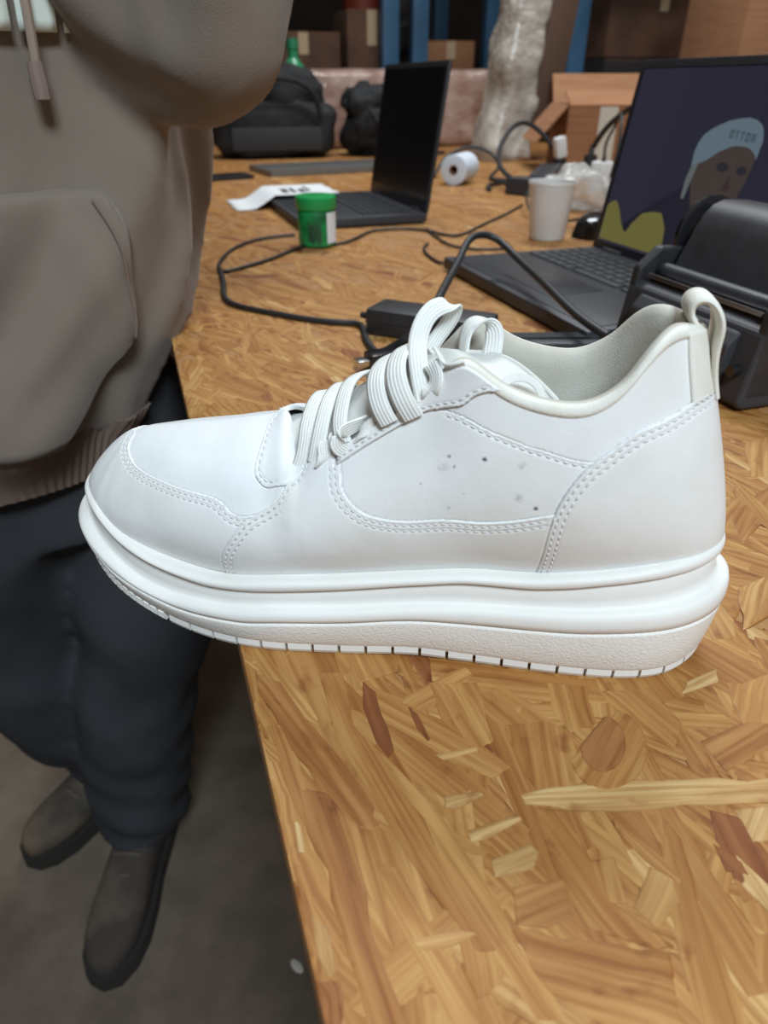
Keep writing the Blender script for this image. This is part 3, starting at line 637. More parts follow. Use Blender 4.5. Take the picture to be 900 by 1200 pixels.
# tread blocks along the rim of the outsole
def lug(a0, a1, sg, dp=0.):
    st = np.linspace(a0, a1, 4); V = []
    for a in st:
        z0 = float(zl('z0', a))
        for o, z in ((-3.6+dp, z0+5.2), (-3.5+dp, z0+2.0), (-4.4, z0), (-15, z0), (-15, z0+4.4)):
            q, _ = outline(np.array([a]), np.array([o*mm])); V.append((q[0][0], sg*q[0][1], z*mm))
    Fc = [(i*5+j, (i+1)*5+j, (i+1)*5+(j+1) % 5, i*5+(j+1) % 5) for i in range(3) for j in range(5)]+[tuple(range(5))[::-1], tuple(15+j for j in range(5))]
    if sg < 0: Fc = [f[::-1] for f in Fc]
    mesh('lug', V, Fc, M_rubber, outsole, False)
for sg in (1, -1):
    x = .232
    while x < .985:
        w = .0345; lug(x, min(x+w-.0038, .995), sg); x += w
    x = .012
    while x < .225: lug(x, x+.0085, sg, .6); x += .0127

# ---------------------------------------------------------------- tongue
NR = [(104, -17, 79), (121, -23, 80), (132, -24, 90), (145, -23.5, 99), (158, -23.5, 107), (170, -23.5, 115), (182, -24, 121), (196, -25, 117), (208, -24, 113.5), (217, -21.5, 114)]
FR = [(104, 17, 79), (121, 23, 80), (132, 24, 90), (145, 23.5, 99), (157, 20, 108), (167, 12, 121), (181, 8.5, 123.8), (194, 4, 124.8), (206, -4, 121.5), (217, -19.5, 117.2)]
RA = [12, 14, 13, 12, 11, 6, 2.5, 1.5, 1, .5]
nn_ = cubic(np.arange(10), np.array(NR)); ff_ = cubic(np.arange(10), np.array(FR)); ra_ = cubic(np.arange(10), np.array(RA, float)); U = np.linspace(0, 9, 70); K = 22; V = []
for u in U:
    p0 = nn_(np.array([u]))[0]; p1 = ff_(np.array([u]))[0]; r = ra_(np.array([u]))[0][0]
    for j in range(K+1):
        t = j/K; p = p0*(1-t)+p1*t; p = p+np.array([0, 0, r*(1-(2*t-1)**4)**.7]) if 0 < t < 1 else p; V.append(p*mm)
tg = mesh('tongue', V, [(i*(K+1)+j, (i+1)*(K+1)+j, (i+1)*(K+1)+j+1, i*(K+1)+j+1) for i in range(69) for j in range(K)], M_tongue, shoe)
md = tg.modifiers.new('thick', 'SOLIDIFY'); md.thickness = .003; md.offset = -1
rim = MB().tube([p for p in smooth_path([tuple(np.array(q)*mm) for q in FR[4:]], 50)], .0011, 8); rim.build('tongue_edge', M_tongue, shoe)

# ---------------------------------------------------------------- flat laces
def ribbon(name, pts, wv, width=.0072, th=.0013, n=50, parent=None):
    """pts: path in mm; wv: direction(s) across the ribbon"""
    P = smooth_path([tuple(np.array(p)*mm) for p in pts], n); W = np.array(wv, float)
    W = np.repeat(W[None], n, 0) if W.ndim == 1 else np.stack([np.interp(np.linspace(0, 1, n), np.linspace(0, 1, len(W)), W[:, i]) for i in range(3)], 1)
    t = np.gradient(P, axis=0); t /= np.linalg.norm(t, axis=1)[:, None]; W -= t*(W*t).sum(1)[:, None]; W /= np.linalg.norm(W, axis=1)[:, None]; Nn = np.cross(t, W)
    cs = [(-.5, 0), (-.46, .5), (-.2, .62), (.2, .62), (.46, .5), (.5, 0), (.46, -.5), (.2, -.62), (-.2, -.62), (-.46, -.5)]; m = len(cs); V = []; UVv = []; cl = np.concatenate([[0], np.cumsum(np.linalg.norm(np.diff(P, axis=0), axis=1))])
    for i in range(n):
        for (x, y) in cs: V.append(P[i]+W[i]*x*width+Nn[i]*y*th); UVv.append((x+.5, cl[i]))
    Fc = [(i*m+j, i*m+(j+1) % m, (i+1)*m+(j+1) % m, (i+1)*m+j) for i in range(n-1) for j in range(m)]+[tuple(range(m))[::-1], tuple((n-1)*m+j for j in range(m))]
    o = mesh(name, V, Fc, M_lace, parent or shoe, True, None, 60)
    uv = o.data.uv_layers.new(name='UVMap'); li = np.zeros(len(o.data.loops), int); o.data.loops.foreach_get('vertex_index', li); uv.data.foreach_set('uv', np.array(UVv)[li].ravel())
    return o
SX = (1, 0, .15)
LACES = [
 # bars from the near eyelets over the tongue to the far eyelets
 ([(119, -26.5, 82), (121, -24, 88.5), (121, -17, 97), (121, -8, 102.5), (121.5, 2, 104), (122, 14, 100), (122, 24, 89)], SX),
 ([(126.5, -27, 87), (127.5, -25, 93.5), (128, -17, 102), (128.5, -8, 107), (130, 2, 108.5), (131, 14, 104), (131, 25, 92)], SX),
 ([(139, -27, 97), (137, -25.5, 102), (136, -17, 109), (136.5, -7, 113.5), (139, 3, 114), (141, 14, 110), (142, 25, 99)], (1, 0, .35)),
 # a folded crossing on the near eyestay
 ([(129, -29, 87), (131.5, -29, 91), (131, -26.5, 95), (134, -24, 97), (139, -22, 99)], (.8, .4, .5)),
 ([(146, -21, 104), (143, -25, 103.5), (138, -29, 101), (137.5, -30.5, 97), (141, -29, 94.5), (144, -27, 96)], (.5, .3, .8)),
 ([(158, -20, 110), (152, -25.5, 107), (146.5, -28, 102.5), (144, -27.5, 99)], (.5, .3, .8)),
 # the two broad turns below the bow
 ([(157, -30, 108), (153.5, -29, 114), (150.5, -23, 121), (151, -13, 125), (154, -2, 125), (158, 10, 119), (160, 22, 109)], (1, 0, .5)),
 ([(166, -30, 111), (162.5, -30, 117), (158.5, -25, 124.5), (158, -15, 129.5), (160.5, -3, 129.5), (164, 9, 123), (166, 21, 114)], (1, 0, .5)),
 # standing loop of the bow
 ([(170, -27.5, 117), (168, -24, 122), (165.5, -18, 129), (164.5, -11, 135), (166.5, -4, 141), (171, 2, 143.5), (175, 7, 141.5), (173.5, 8, 136), (169, 5, 129.5), (167, 0, 126)], [(1, .2, .2), (1, .3, .1), (.9, .4, -.2), (.7, .5, -.5), (.6, .6, -.5)]),
 # knot and short ends at the top eyelet
 ([(170, -18, 127), (171.5, -23, 128.5), (173.5, -27, 125.5), (172, -27.5, 121), (169, -24, 118)], (.7, -.3, .6)),
 ([(172, -14, 131), (174, -21, 131.5), (177, -26, 130.2), (181, -28.5, 131.5), (183.5, -28.7, 132.5)], (.3, .7, -.6)),
 # loop lying across the tongue
 ([(180, 7, 124), (180, 9, 130), (182, 10, 134.5), (186.5, 10, 136), (190.5, 9, 134), (191.5, 7, 129), (191, 5, 124)], [(.5, -.85, .0), (.6, -.8, 0), (.8, -.6, 0), (1, -.3, 0), (1, -.1, 0)]),
 # thin loop hanging into the shoe
 ([(196, -22, 122), (199, -20, 124.3), (204, -18, 124.8), (209, -18.5, 122.5), (212, -21, 118)], (.1, .5, .9)),
]
for i, (p, w) in enumerate(LACES):
    ribbon('lace', p, w, width=[.0068, .0066, .0066, .0058, .0062, .005, .0078, .0085, .0072, .0066, .0048, .0078, .003][i], th=.0011)
# eyelets punched in both eyestays
# ---------------------------------------------------------------- pull tab
hs = MB(); aa_ = np.linspace(.895, 1, 14); vv_ = np.linspace(.69, .995, 16); GA, GV = np.meshgrid(aa_, vv_, indexing='ij'); nrm_ = unormal(GA, GV); nrm_[-1, :, 1] = 0; G_ = upper(GA, GV)+nrm_*.0011; G_[-1, :, 1] = 0
for sg in (1, -1):
    Fc = [(i*16+j, (i+1)*16+j, (i+1)*16+j+1, i*16+j+1) for i in range(13) for j in range(15)]; hs.add((G_*np.array([1, sg, 1])).reshape(-1, 3), Fc if sg > 0 else [f[::-1] for f in Fc])
o = hs.build('heel_strip', M_binding, shoe, angle=80); bm = bmesh.new(); bm.from_mesh(o.data); bmesh.ops.remove_doubles(bm, verts=bm.verts, dist=1e-6); bm.to_mesh(o.data); bm.free(); md = o.modifiers.new('t', 'SOLIDIFY'); md.thickness = .0010; md.offset = 0
ribbon_pts = [(273.2, 0, 118), (270.5, 0, 127), (269.2, 0, 136), (269.0, 0, 143), (266.5, 0, 149), (262, 0, 152.3), (258.2, 0, 150.8), (258.4, 0, 146.5), (261, 0, 142.5), (260, 0, 136)]
o = ribbon('pull_tab', ribbon_pts, (0, 1, 0), width=.016, th=.0022, n=60); o.data.materials.clear(); o.data.materials.append(M_binding)
# ================================================================== THINGS ON THE BENCH
M_black = mat('black_plastic', (.018, .018, .02, 1), .45, (.026, .026, .03, 1), 60., bump=.1, bscale=900.)
M_black_g = mat('glossy_black_plastic', (.012, .012, .014, 1), .18)
M_dgrey = mat('dark_grey_plastic', (.036, .036, .042, 1), .5, bump=.15, bscale=800.)
M_key = mat('key_plastic', (.022, .024, .030, 1), .5)
M_screen_off = mat('dark_screen', (.010, .010, .011, 1), .22)
M_white = mat('white_plastic', (.75, .75, .73, 1), .4)
M_cable = mat('black_cable', (.016, .016, .018, 1), .5)
M_chrome = mat('bright_metal', (.6, .6, .62, 1), .25, metal=1.)
M_card = mat('cardboard', srgb(158, 112, 78), .85, srgb(146, 100, 68), 8., stretch=(1, 1, 12), bump=.15, bscale=120.)
M_paper = mat('white_paper', (.72, .73, .74, 1), .8)
M_ink = mat('black_ink', (.03, .03, .035, 1), .8)
def cable(name, pts, r, label, n=90, mt=None, cat='cable', group=None):
    o = MB().tube(smooth_path(pts, n), r, 8).build(name, mt or M_cable, None, angle=80); return tag(o, label, cat, group)
def laptop(name, label, e0, e1, xf, xh, tilt, lidh, keys=True):
    """base from the front edge xf to the hinge xh, between e0 (near) and e1 (far); lid leans back by tilt"""
    t = thing(name, label, 'laptop', tb(e0, xf, .0009), ROTB); W = e1-e0; D = xh-xf
    MB().box((D/2, W/2, .0095), (D, W, .015), bev=.003).build('base', M_dgrey, t)
    MB().box((D/2-.005, W/2, .0173), (D-.03, W-.02, .0008), bev=.0002).build('deck', mat('deck', (.030, .032, .038, 1), .38), t)
    for x in (.02, D-.02):
        for y in (.03, W-.03): MB().box((x, y, .0010), (.02, .02, .0020), bev=.0005).build('rubber_foot', M_black, t)
    MB().box((D*.27, W*.5, .0179), (D*.30, W*.30, .0006), bev=.0002).build('touchpad', mat('touchpad', (.034, .035, .042, 1), .3), t)
    ky = []
    rows = 6; cols = 15; kx0 = D*.50; kx1 = D*.90; ky0 = W*.05; ky1 = W*.95; px = (kx1-kx0)/rows; py = (ky1-ky0)/cols
    kb = MB().box((0, 0, 0), (px*.82, py*.84, .0016), bev=.0005); kme = None; big = MB()
    for r in range(rows):
        for c in range(cols):
            if r == 0 and 4 < c < 10: continue
            q = (kx0+(r+.5)*px, ky0+(c+.5)*py, .0186)
            if keys:
                if kme is None: k = kb.build('key', M_key, t); kme = k.data
                else: k = bpy.data.objects.new('key', kme); link(k, t)
                k.location = q
            else: big.box(q, (px*.82, py*.84, .0016))
    if keys:
        k = bpy.data.objects.new('space_bar', kme); link(k, t); k.location = (kx0+.5*px, ky0+7.5*py, .0186); k.scale = (1, 5.2, 1)
    else:
        big.box((kx0+.5*px, ky0+7.5*py, .0186), (px*.82, py*4.8, .0016)); tag(big.build('keys', M_key, t), kind='stuff')
    lid = bpy.data.objects.new('lid', None); 
    Mx = Matrix.Rotation(tilt, 3, 'Y')
    def L(x, y, z): return Vector((D-.004, 0, .017))+Mx@Vector((x, y, z))
    lm = MB().box(L(.003, W/2, lidh/2), (.006, W, lidh), rot=Mx, bev=.002); lid = lm.build('lid', M_black, t)
    MB().box(L(-.0003, W/2, lidh/2+.006), (.0012, W-.016, lidh-.030), rot=Mx).build('screen', M_screen_off, lid, False)
    for y in (.05, W-.05): MB().tube([(D-.003, y-.02, .0165), (D-.003, y+.02, .0165)], .005, 12).build('hinge', M_black, t)
    return t, lid, L, W, D
# lid tilts follow from where the lid tops stand
lapR, lidR, LR, WR, DR = laptop('laptop', 'open black laptop with a cap-wearing face on its lit screen', .543, .893, .384, .620, math.radians(8.6), .2275)
lapL, lidL, LL, WL, DL = laptop('laptop', 'open black laptop with a dark screen behind the green tub', 1.245, 1.580, .262, .500, math.radians(8.5), .236, keys=False)
# picture on the lit screen (flat print of light on the panel)
def emis(name, c, s): return mat(name, (0, 0, 0, 1), .3, emit=(c, s), spec=.3)
def on_screen(name, poly, d, m, seg=None):
    V = [LR(-.0009-d, WR-u*WR, v*.2275) for u, v in poly]; o = mesh(name, V, [tuple(range(len(V)))], m, lidR, False)
    return o
E_bg = emis('screen_dark_blue', srgb(48, 47, 62), .85); E_cap = emis('screen_pale_blue', srgb(92, 108, 118), .9); E_skin = emis('screen_brown', srgb(66, 58, 54), .9); E_eye = emis('screen_eye', srgb(44, 42, 50), .9); E_yel = emis('screen_olive', srgb(104, 100, 56), .9); E_ink = emis('screen_ink', srgb(60, 70, 80), .9); E_edge = emis('screen_edge', srgb(92, 98, 98), .9); E_lip = emis('screen_mouth', srgb(58, 46, 46), .9)

on_screen('screen_picture', [(.03, .045), (.97, .045), (.97, .955), (.03, .955)], 0, E_bg)
on_screen('pictured_olive_shape', [(.035, .06), (.035, .249), (.06, .275), (.084, .281), (.11, .25), (.147, .176), (.175, .135), (.191, .129), (.211, .181), (.256, .247), (.314, .268), (.36, .27), (.40, .2), (.42, .06)], .0002, E_yel)
on_screen('pictured_face', [(.437, .54), (.455, .436), (.475, .37), (.50, .30), (.55, .25), (.61, .25), (.655, .31), (.675, .39), (.69, .473), (.70, .60), (.64, .64), (.54, .62)], .0003, E_skin)
on_screen('pictured_head_scarf', [(.437, .54), (.425, .45), (.43, .36), (.445, .36), (.452, .44), (.462, .53)], .0004, E_edge)
on_screen('pictured_cap', [(.432, .515), (.426, .58), (.432, .625), (.446, .66), (.47, .685), (.498, .705), (.54, .728), (.579, .739), (.62, .745), (.65, .738), (.675, .722), (.69, .70), (.703, .655), (.702, .575), (.69, .595), (.678, .607), (.655, .622), (.637, .624), (.61, .625), (.584, .619), (.537, .592), (.515, .57), (.493, .548), (.46, .53)], .0005, E_cap)
for u, v, w, h in ((.575, .528, .028, .022), (.660, .522, .022, .02)): on_screen('pictured_eye', [(u+w*math.cos(k*math.pi/6), v+h*math.sin(k*math.pi/6)) for k in range(12)], .0005, E_eye)
on_screen('pictured_mouth', [(.565, .375), (.60, .39), (.64, .378), (.605, .362)], .0005, E_lip)
on_screen('pictured_nose', [(.618, .50), (.635, .44), (.622, .425), (.60, .432), (.61, .46)], .0005, E_lip)
# blurred dark lettering on the pictured cap
for k in range(5):
    u = .560+k*.0235; v = .655-.003*k; w = .0165; h = .036; t_ = .005
    bars = [(0, 0, w, t_*1.4), (0, h-t_*1.4, w, h), (0, 0, t_, h), (w-t_, 0, w, h)] if k in (0, 3) else ([(0, h-t_*1.4, w, h), (w/2-t_/2, 0, w/2+t_/2, h)] if k in (1, 2) else [(0, 0, t_, h), (w-t_, 0, w, h), (0, h*.42, w, h*.58), (0, h-t_*1.4, w, h)])
    V = []; Fc = []
    for (a, b_, c, d) in bars: n_ = len(V); V += [LR(-.0016, WR-(u+x)*WR, (v+y)*.2275) for x, y in ((a, b_), (c, b_), (c, d), (a, d))]; Fc.append((n_, n_+1, n_+2, n_+3))
    mesh('pictured_cap_letter', V, Fc, E_ink, lidR, False)
# ------------------------------------------------------------------ sheet of paper across the far laptop
t = thing('paper_sheet', 'white printed paper sheet lying over the corner of the far laptop', 'paper', tb(1.50, .19, .0), ROTB)
V = []; Fc = []; nx, ny = 16, 12
for i in range(nx+1):
    for j in range(ny+1):
        x = .215*i/nx; y = .155*j/ny; z = .0016+.0245*min(1, max(0, (x-.035)/.045))**1.2 if x < .08 else .0261
        V.append((x, y, z+.0008*math.sin(9*y*10)))
Fc = [(i*(ny+1)+j, (i+1)*(ny+1)+j, (i+1)*(ny+1)+j+1, i*(ny+1)+j+1) for i in range(nx) for j in range(ny)]
sh = mesh('sheet', V, Fc, M_paper, t); md = sh.modifiers.new('t', 'SOLIDIFY'); md.thickness = .0003; md.offset = 1
for (x, y, w, h) in ((.105, .03, .012, .05), (.125, .03, .008, .06), (.142, .03, .012, .05), (.105, .09, .03, .01), (.16, .05, .006, .07)): MB().box((x+w/2, y+h/2, .0272), (w, h, .0003)).build('printed_bar', M_ink, t, False)
# ------------------------------------------------------------------ green tub
M_green = mat('green_plastic', srgb(30, 160, 84), .3, trans=.15); M_dkgreen = mat('dark_contents', srgb(30, 70, 44), .5)
t = thing('green_tub', 'small round green tub with a white label near the far laptop', 'container', tb(1.113, .262, .0012), ROTB+.5)
MB().lathe([(.002, 0), (.0265, 0), (.029, .003), (.029, .052), (.028, .054)], 40).build('body', mat('green_tub_wall', srgb(36, 150, 80), .25, srgb(24, 92, 50), 45., trans=.1), t)
MB().lathe([(.0305, .0535), (.0315, .055), (.0315, .070), (.030, .072), (.027, .0725), (.002, .0722)], 40).build('lid', M_green, t)
V = []; 
for i in range(13):
    a = math.radians(-100+i*5.2)
    for z in (.006, .050): V.append((.0294*math.cos(a), .0294*math.sin(a), z))
mesh('label', V, [(2*i, 2*i+2, 2*i+3, 2*i+1) for i in range(12)], M_paper, t)
V = []
for i in range(11):
    a = math.radians(-160+i*4.0)
    for z in (.008+.003*math.sin(i*1.3), .036+.006*math.sin(i*2.1)): V.append((.0293*math.cos(a), .0293*math.sin(a), z))
mesh('dark_print', V, [(2*i, 2*i+2, 2*i+3, 2*i+1) for i in range(10)], M_dkgreen, t)
# ------------------------------------------------------------------ translucent cup
cupm = mat('milky_plastic', (.80, .78, .76, 1), .35, trans=.35, alpha=.92)
t = thing('plastic_cup', 'empty translucent plastic cup standing beside the computer mouse', 'cup', tb(1.048, .633, .0012), 0)
pr = [(.001, 0), (.027, 0), (.0285, .002), (.0365, .080), (.0372, .081), (.0382, .083), (.0375, .0855), (.0362, .085), (.0352, .080), (.0276, .004), (.001, .003)]
MB().lathe(pr, 48).build('wall', cupm, t); MB().lathe([(.0355, .0735), (.0362, .0738), (.0363, .0752), (.0355, .0755)], 48, closed=True).build('rim_band', cupm, t)
# ------------------------------------------------------------------ label roll
p = tb(1.78, .80, .0355); rr = Matrix.Rotation(ROTB-.75, 3, 'Z')@Matrix.Rotation(math.pi/2, 3, 'X')
t = thing('label_roll', 'white roll of blank labels lying on its side beside the far laptop', 'roll', p, 0)
Mr = rr
MB().lathe([(.011, -.05), (.033, -.05), (.0345, -.049), (.0345, .049), (.033, .05), (.011, .05)], 40, Mr, closed=True).build('paper_winding', mat('label_paper', (.66, .72, .80, 1), .5), t)
MB().lathe([(.0100, -.0505), (.0118, -.0505), (.0118, .0505), (.0100, .0505)], 30, Mr, closed=True).build('core', M_card, t)
MB().lathe([(.0112, -.0512), (.0325, -.0512), (.0325, -.0505), (.0112, -.0505)], 40, Mr, closed=True).build('end_face', mat('roll_end', (.70, .68, .62, 1), .8), t)
# ------------------------------------------------------------------ small dark box at the far left
t = thing('phone', 'dark phone lying flat beside the black bag', 'phone', tb(2.072, .236, .0012), ROTB+.25); MB().box((0, 0, .0052), (.15, .075, .009), bev=.003).build('body', M_black, t); MB().box((0, 0, .0099), (.14, .067, .0006)).build('glass', M_black_g, t, False)
# ------------------------------------------------------------------ grey tray
t = thing('metal_tray', 'flat grey tray partly behind the far laptop lid', 'tray', tb(2.20, .56, .0012), ROTB+.15)
MB().box((0, 0, .002), (.42, .20, .003), bev=.001).build('base', mat('tray_grey', (.11, .105, .10, 1), .4), t)
for (c, d) in (((0, .099, .008), (.42, .003, .014)), ((0, -.099, .008), (.42, .003, .014)), ((.209, 0, .008), (.003, .20, .014)), ((-.209, 0, .008), (.003, .20, .014))): MB().box(c, d).build('edge', mat('tray_edge', (.16, .15, .14, 1), .4), t, False)
# ------------------------------------------------------------------ power bricks and adapters
def brick(name, label, p, rz, d, mt=M_black):
    t = thing(name, label, 'adapter', p, rz); MB().box((0, 0, d[2]/2), d, bev=.004).build('case', mt, t); MB().box((0, 0, d[2]*.5), (d[0]*1.004, d[1]*1.004, .0008)).build('seam', M_black_g, t, False)
    MB().tube([(-d[0]/2-.016, 0, d[2]*.45), (-d[0]/2+.001, 0, d[2]*.45)], [.003, .005], 10).build('strain_relief', M_cable, t); return t
pa = look_down(440, 390); pb = look_down(585, 412); dr = math.atan2(pb.y-pa.y, pb.x-pa.x)
brick('power_adapter', 'long black laptop power brick just behind the shoe', (pa.x+.062*math.cos(dr), pa.y+.062*math.sin(dr)+.012, TZ+.0012), dr, (.125, .045, .026))
pa = look_down(640, 418); pb = look_down(745, 412)
t = thing('cable_cover', 'flat black plastic strip lying behind the shoe collar', 'strip', ((pa.x+pb.x)/2, (pa.y+pb.y)/2+.01, TZ+.0012), 0.02); MB().box((0, 0, .006), (.15, .035, .012), bev=.002).build('strip_body', mat('slate_plastic', (.022, .026, .034, 1), .4), t)
MB().box((0, -.004, .0124), (.14, .004, .0008)).build('ridge', M_black_g, t, False)
pa = look_down(448, 432)
t = thing('cable_plug', 'small black connector lying where the thick cable meets the brick', 'plug', (pa.x, pa.y, TZ+.0012), .5)
MB().box((0, 0, .008), (.030, .018, .015), bev=.003).build('housing', M_black_g, t); MB().tube([(.014, 0, .008), (.030, 0, .008)], [.005, .0035], 10).build('strain_relief', M_cable, t); MB().box((-.020, 0, .008), (.012, .012, .006), bev=.001).build('contact', M_chrome, t)
brick('power_adapter', 'black adapter lying between the label roll and the cup', tb(1.52, .87, .0012), ROTB-1.0, (.12, .055, .035), M_dgrey)
t = thing('wall_charger', 'white cylindrical charger standing upright near the lit laptop', 'charger', tb(1.57, 1.08, .0012), ROTB)
MB().lathe([(.002, 0), (.026, 0), (.0275, .002), (.0275, .056), (.026, .0585), (.002, .059)], 36).build('case', M_white, t); MB().tube([(0, 0, .058), (0, 0, .075)], [.006, .003], 12).build('plug_neck', M_black, t)
t = thing('socket_plug', 'white plug on a black socket standing before the open carton', 'plug', tb(1.80, 1.10, .0012), ROTB)
MB().box((0, 0, .024), (.028, .028, .048), bev=.003).build('black_socket', M_black, t); MB().box((-.004, 0, .074), (.03, .024, .05), rot=Matrix.Rotation(-.25, 3, 'Y'), bev=.005).build('white_plug', M_white, t)
t = thing('socket_plug', 'black plug standing right of the white-topped socket plug', 'plug', tb(1.74, 1.155, .0012), ROTB)
MB().box((0, 0, .03), (.026, .026, .06), bev=.003).build('black_socket', M_black, t); MB().tube([(0, 0, .058), (0, 0, .075), (0, .003, .082)], [.008, .006, .004], 12).build('plug_neck', M_black, t)
t = thing('power_strip', 'dark power strip lying under the plugs', 'socket strip', tb(1.66, .98, .0012), ROTB+.95); MB().box((0, 0, .02), (.28, .055, .038), bev=.006).build('strip_body', M_dgrey, t)
for k in range(4): MB().lathe([(.018, .0385), (.018, .0398), (.015, .0400), (.002, .0396)], 24, Matrix.Translation((-.1+.066*k, 0, 0))).build('outlet', M_black, t)
# clear bag behind the cup
fm = mat('clear_film', (.55, .53, .50, 1), .18, (.75, .74, .72, 1), 30., bump=.8, bscale=40., bdist=.006, alpha=.55)
# ------------------------------------------------------------------ MOUSE
t = thing('computer_mouse', 'black computer mouse next to the lit laptop', 'mouse', tb(1.055, .725, .0012), ROTB+.9)
V = []; nu, nv = 20, 12
for i in range(nu+1):
    for j in range(nv+1):
        u = -1+2*i/nu; v = -1+2*j/nv; w = math.sqrt(max(0, 1-u**4))*.031*(1-.12*u); V.append((u*.052, v*w, .002+.034*max(0, (1-abs(u+.15)**2.6/1.6))*(1-abs(v)**2.6)**.6))
mesh('shell', V, [(i*(nv+1)+j, (i+1)*(nv+1)+j, (i+1)*(nv+1)+j+1, i*(nv+1)+j+1) for i in range(nu) for j in range(nv)], M_black_g, t)
MB().lathe([(.002, -.004), (.010, -.004), (.010, .004), (.002, .004)], 20, Matrix.Translation((.026, 0, .026))@Matrix.Rotation(math.pi/2, 4, 'X')).build('wheel', M_dgrey, t)
# ------------------------------------------------------------------ cables
def LD(x, y, z=0): return tuple(look_down(x, y, z+.0035))
cable('power_cable', [LD(*p) for p in ((365, 286), (345, 292), (318, 303), (285, 313), (262, 318), (256, 312), (263, 300), (280, 288), (310, 279), (345, 275))], .0024, 'thin black cable curling back behind the green tub')
cable('power_cable', [LD(*p) for p in ((258, 316), (262, 335), (266, 352), (285, 360), (320, 367), (360, 374), (400, 378), (420, 380), (428, 395), (438, 410), (450, 418), (470, 405))], .0034, 'black cable looping from the far left to the power brick')
cable('power_cable', [LD(*p) for p in ((375, 288), (400, 285), (425, 275), (440, 270), (470, 268), (500, 270), (530, 276), (560, 266), (590, 252), (612, 240))], .0022, 'thin black cable running right from the green tub')
cable('power_cable', [LD(502, 285), LD(497, 290), LD(503, 300), LD(520, 308), LD(545, 296)], .0020, 'thin dark cable loop beside the lit laptop corner', n=50)
cable('power_cable', [LD(*p) for p in ((500, 268), (515, 280), (540, 290), (575, 292), (600, 290))], .0020, 'thin dark cable passing behind the lit laptop corner', n=50)
cable('power_cable', [LD(438, 424, .003), LD(452, 412, .004), LD(475, 398, .018), LD(500, 372, .034), tuple(look_down(520, 338, .046)), tuple(look_down(540, 300, .055)), tuple(look_down(558, 276, .066)), tuple(look_down(578, 278, .062)), tuple(look_down(600, 296, .05)), tuple(look_down(640, 334, .040)), tuple(look_down(680, 372, .032)), tuple(look_down(712, 394, .027))], .0042, 'thick black cable arching up over the lit laptop corner')
cable('power_cable', [tuple(tb(1.735, 1.157, .08)), tuple(tb(1.70, 1.16, .12)), tuple(tb(1.62, 1.17, .17)), tuple(tb(1.50, 1.19, .205)), tuple(tb(1.36, 1.24, .20)), tuple(tb(1.25, 1.28, .12)), tuple(tb(1.2, 1.3, .004))], .007, 'thick black cable rising behind the lit laptop lid')
cable('power_cable', [tuple(tb(1.57, 1.08, .073)), tuple(tb(1.57, 1.08, .10)), tuple(tb(1.55, 1.085, .14)), tuple(tb(1.50, 1.06, .16)), tuple(tb(1.45, 1.03, .10)), tuple(tb(1.46, 1.02, .004))], .0032, 'thin black cable rising out of the white charger')
cable('power_cable', [tuple(tb(1.10, .735, .02)), tuple(tb(1.16, .70, .006)), tuple(tb(1.30, .73, .03)), tuple(tb(1.42, .85, .05)), tuple(tb(1.5, .95, .045)), tuple(tb(1.62, 1.0, .045))], .0022, 'thin mouse cable leading away behind the cup')
cable('power_cable', [tuple(tb(1.60, .85, .03)), tuple(tb(1.68, .86, .05)), tuple(tb(1.80, .93, .10)), tuple(tb(1.86, 1.02, .13)), tuple(tb(1.84, 1.09, .08)), tuple(tb(1.82, 1.13, .006))], .006, 'black cable arching beside the label roll')
cable('power_cable', [tuple(tb(1.90, .78, .006)), tuple(tb(1.95, .84, .05)), tuple(tb(1.93, .92, .07)), tuple(tb(1.86, .95, .03)), tuple(tb(1.80, .90, .006)), tuple(tb(1.74, .94, .006)), tuple(tb(1.70, .86, .006)), tuple(tb(1.60, .80, .006))], .0045, 'black cable coiled behind the label roll')
# ------------------------------------------------------------------ label printer
t = thing('label_printer', 'black desktop label printer with a raised roll cover behind the shoe heel', 'printer', tb(.375, .41, .0009), ROTB)
PW = .165
def sx(poly, y0, y1, bev=.0):     # profile in (x, z) extruded along y
    n = len(poly); V = [(x, y0, z) for x, z in poly]+[(x, y1, z) for x, z in poly]; return V, [tuple(range(n)), tuple(range(n, 2*n))[::-1]]+[(i, n+i, n+(i+1) % n, (i+1) % n) for i in range(n)]
V, Fc = sx([(0, .006), (.004, .001), (.24, .001), (.24, .075), (.075, .090), (.055, .066), (.020, .066), (.008, .060)], 0, PW)
body = mesh('body', V, Fc, M_dgrey, t, False); bv = body.modifiers.new('b', 'BEVEL'); bv.width = .003; bv.segments = 2
V, Fc = sx([(-.003, .012), (-.003, .046), (.006, .056), (.010, .056), (.010, .012)], .022, PW-.022); fp = mesh('front_panel', V, Fc, M_dgrey, t, False); bv = fp.modifiers.new('b', 'BEVEL'); bv.width = .002; bv.segments = 2
for y in (.0045, PW-.0045):
    V, Fc = sx([(.004, .010), (.010, .075), (.03, .092), (.24, .080), (.24, .010)], y-.005, y+.005); w = mesh('side_cheek', V, Fc, M_black, t, False); bv = w.modifiers.new('b', 'BEVEL'); bv.width = .0025; bv.segments = 2
MB().box((.020, PW/2, .0685), (.010, PW-.03, .004), rot=Matrix.Rotation(.35, 3, 'Y'), bev=.001).build('tear_bar', M_chrome, t)
MB().tube([(.034, .012, .072), (.034, PW-.012, .072)], .007, 18).build('platen_roller', M_black, t)
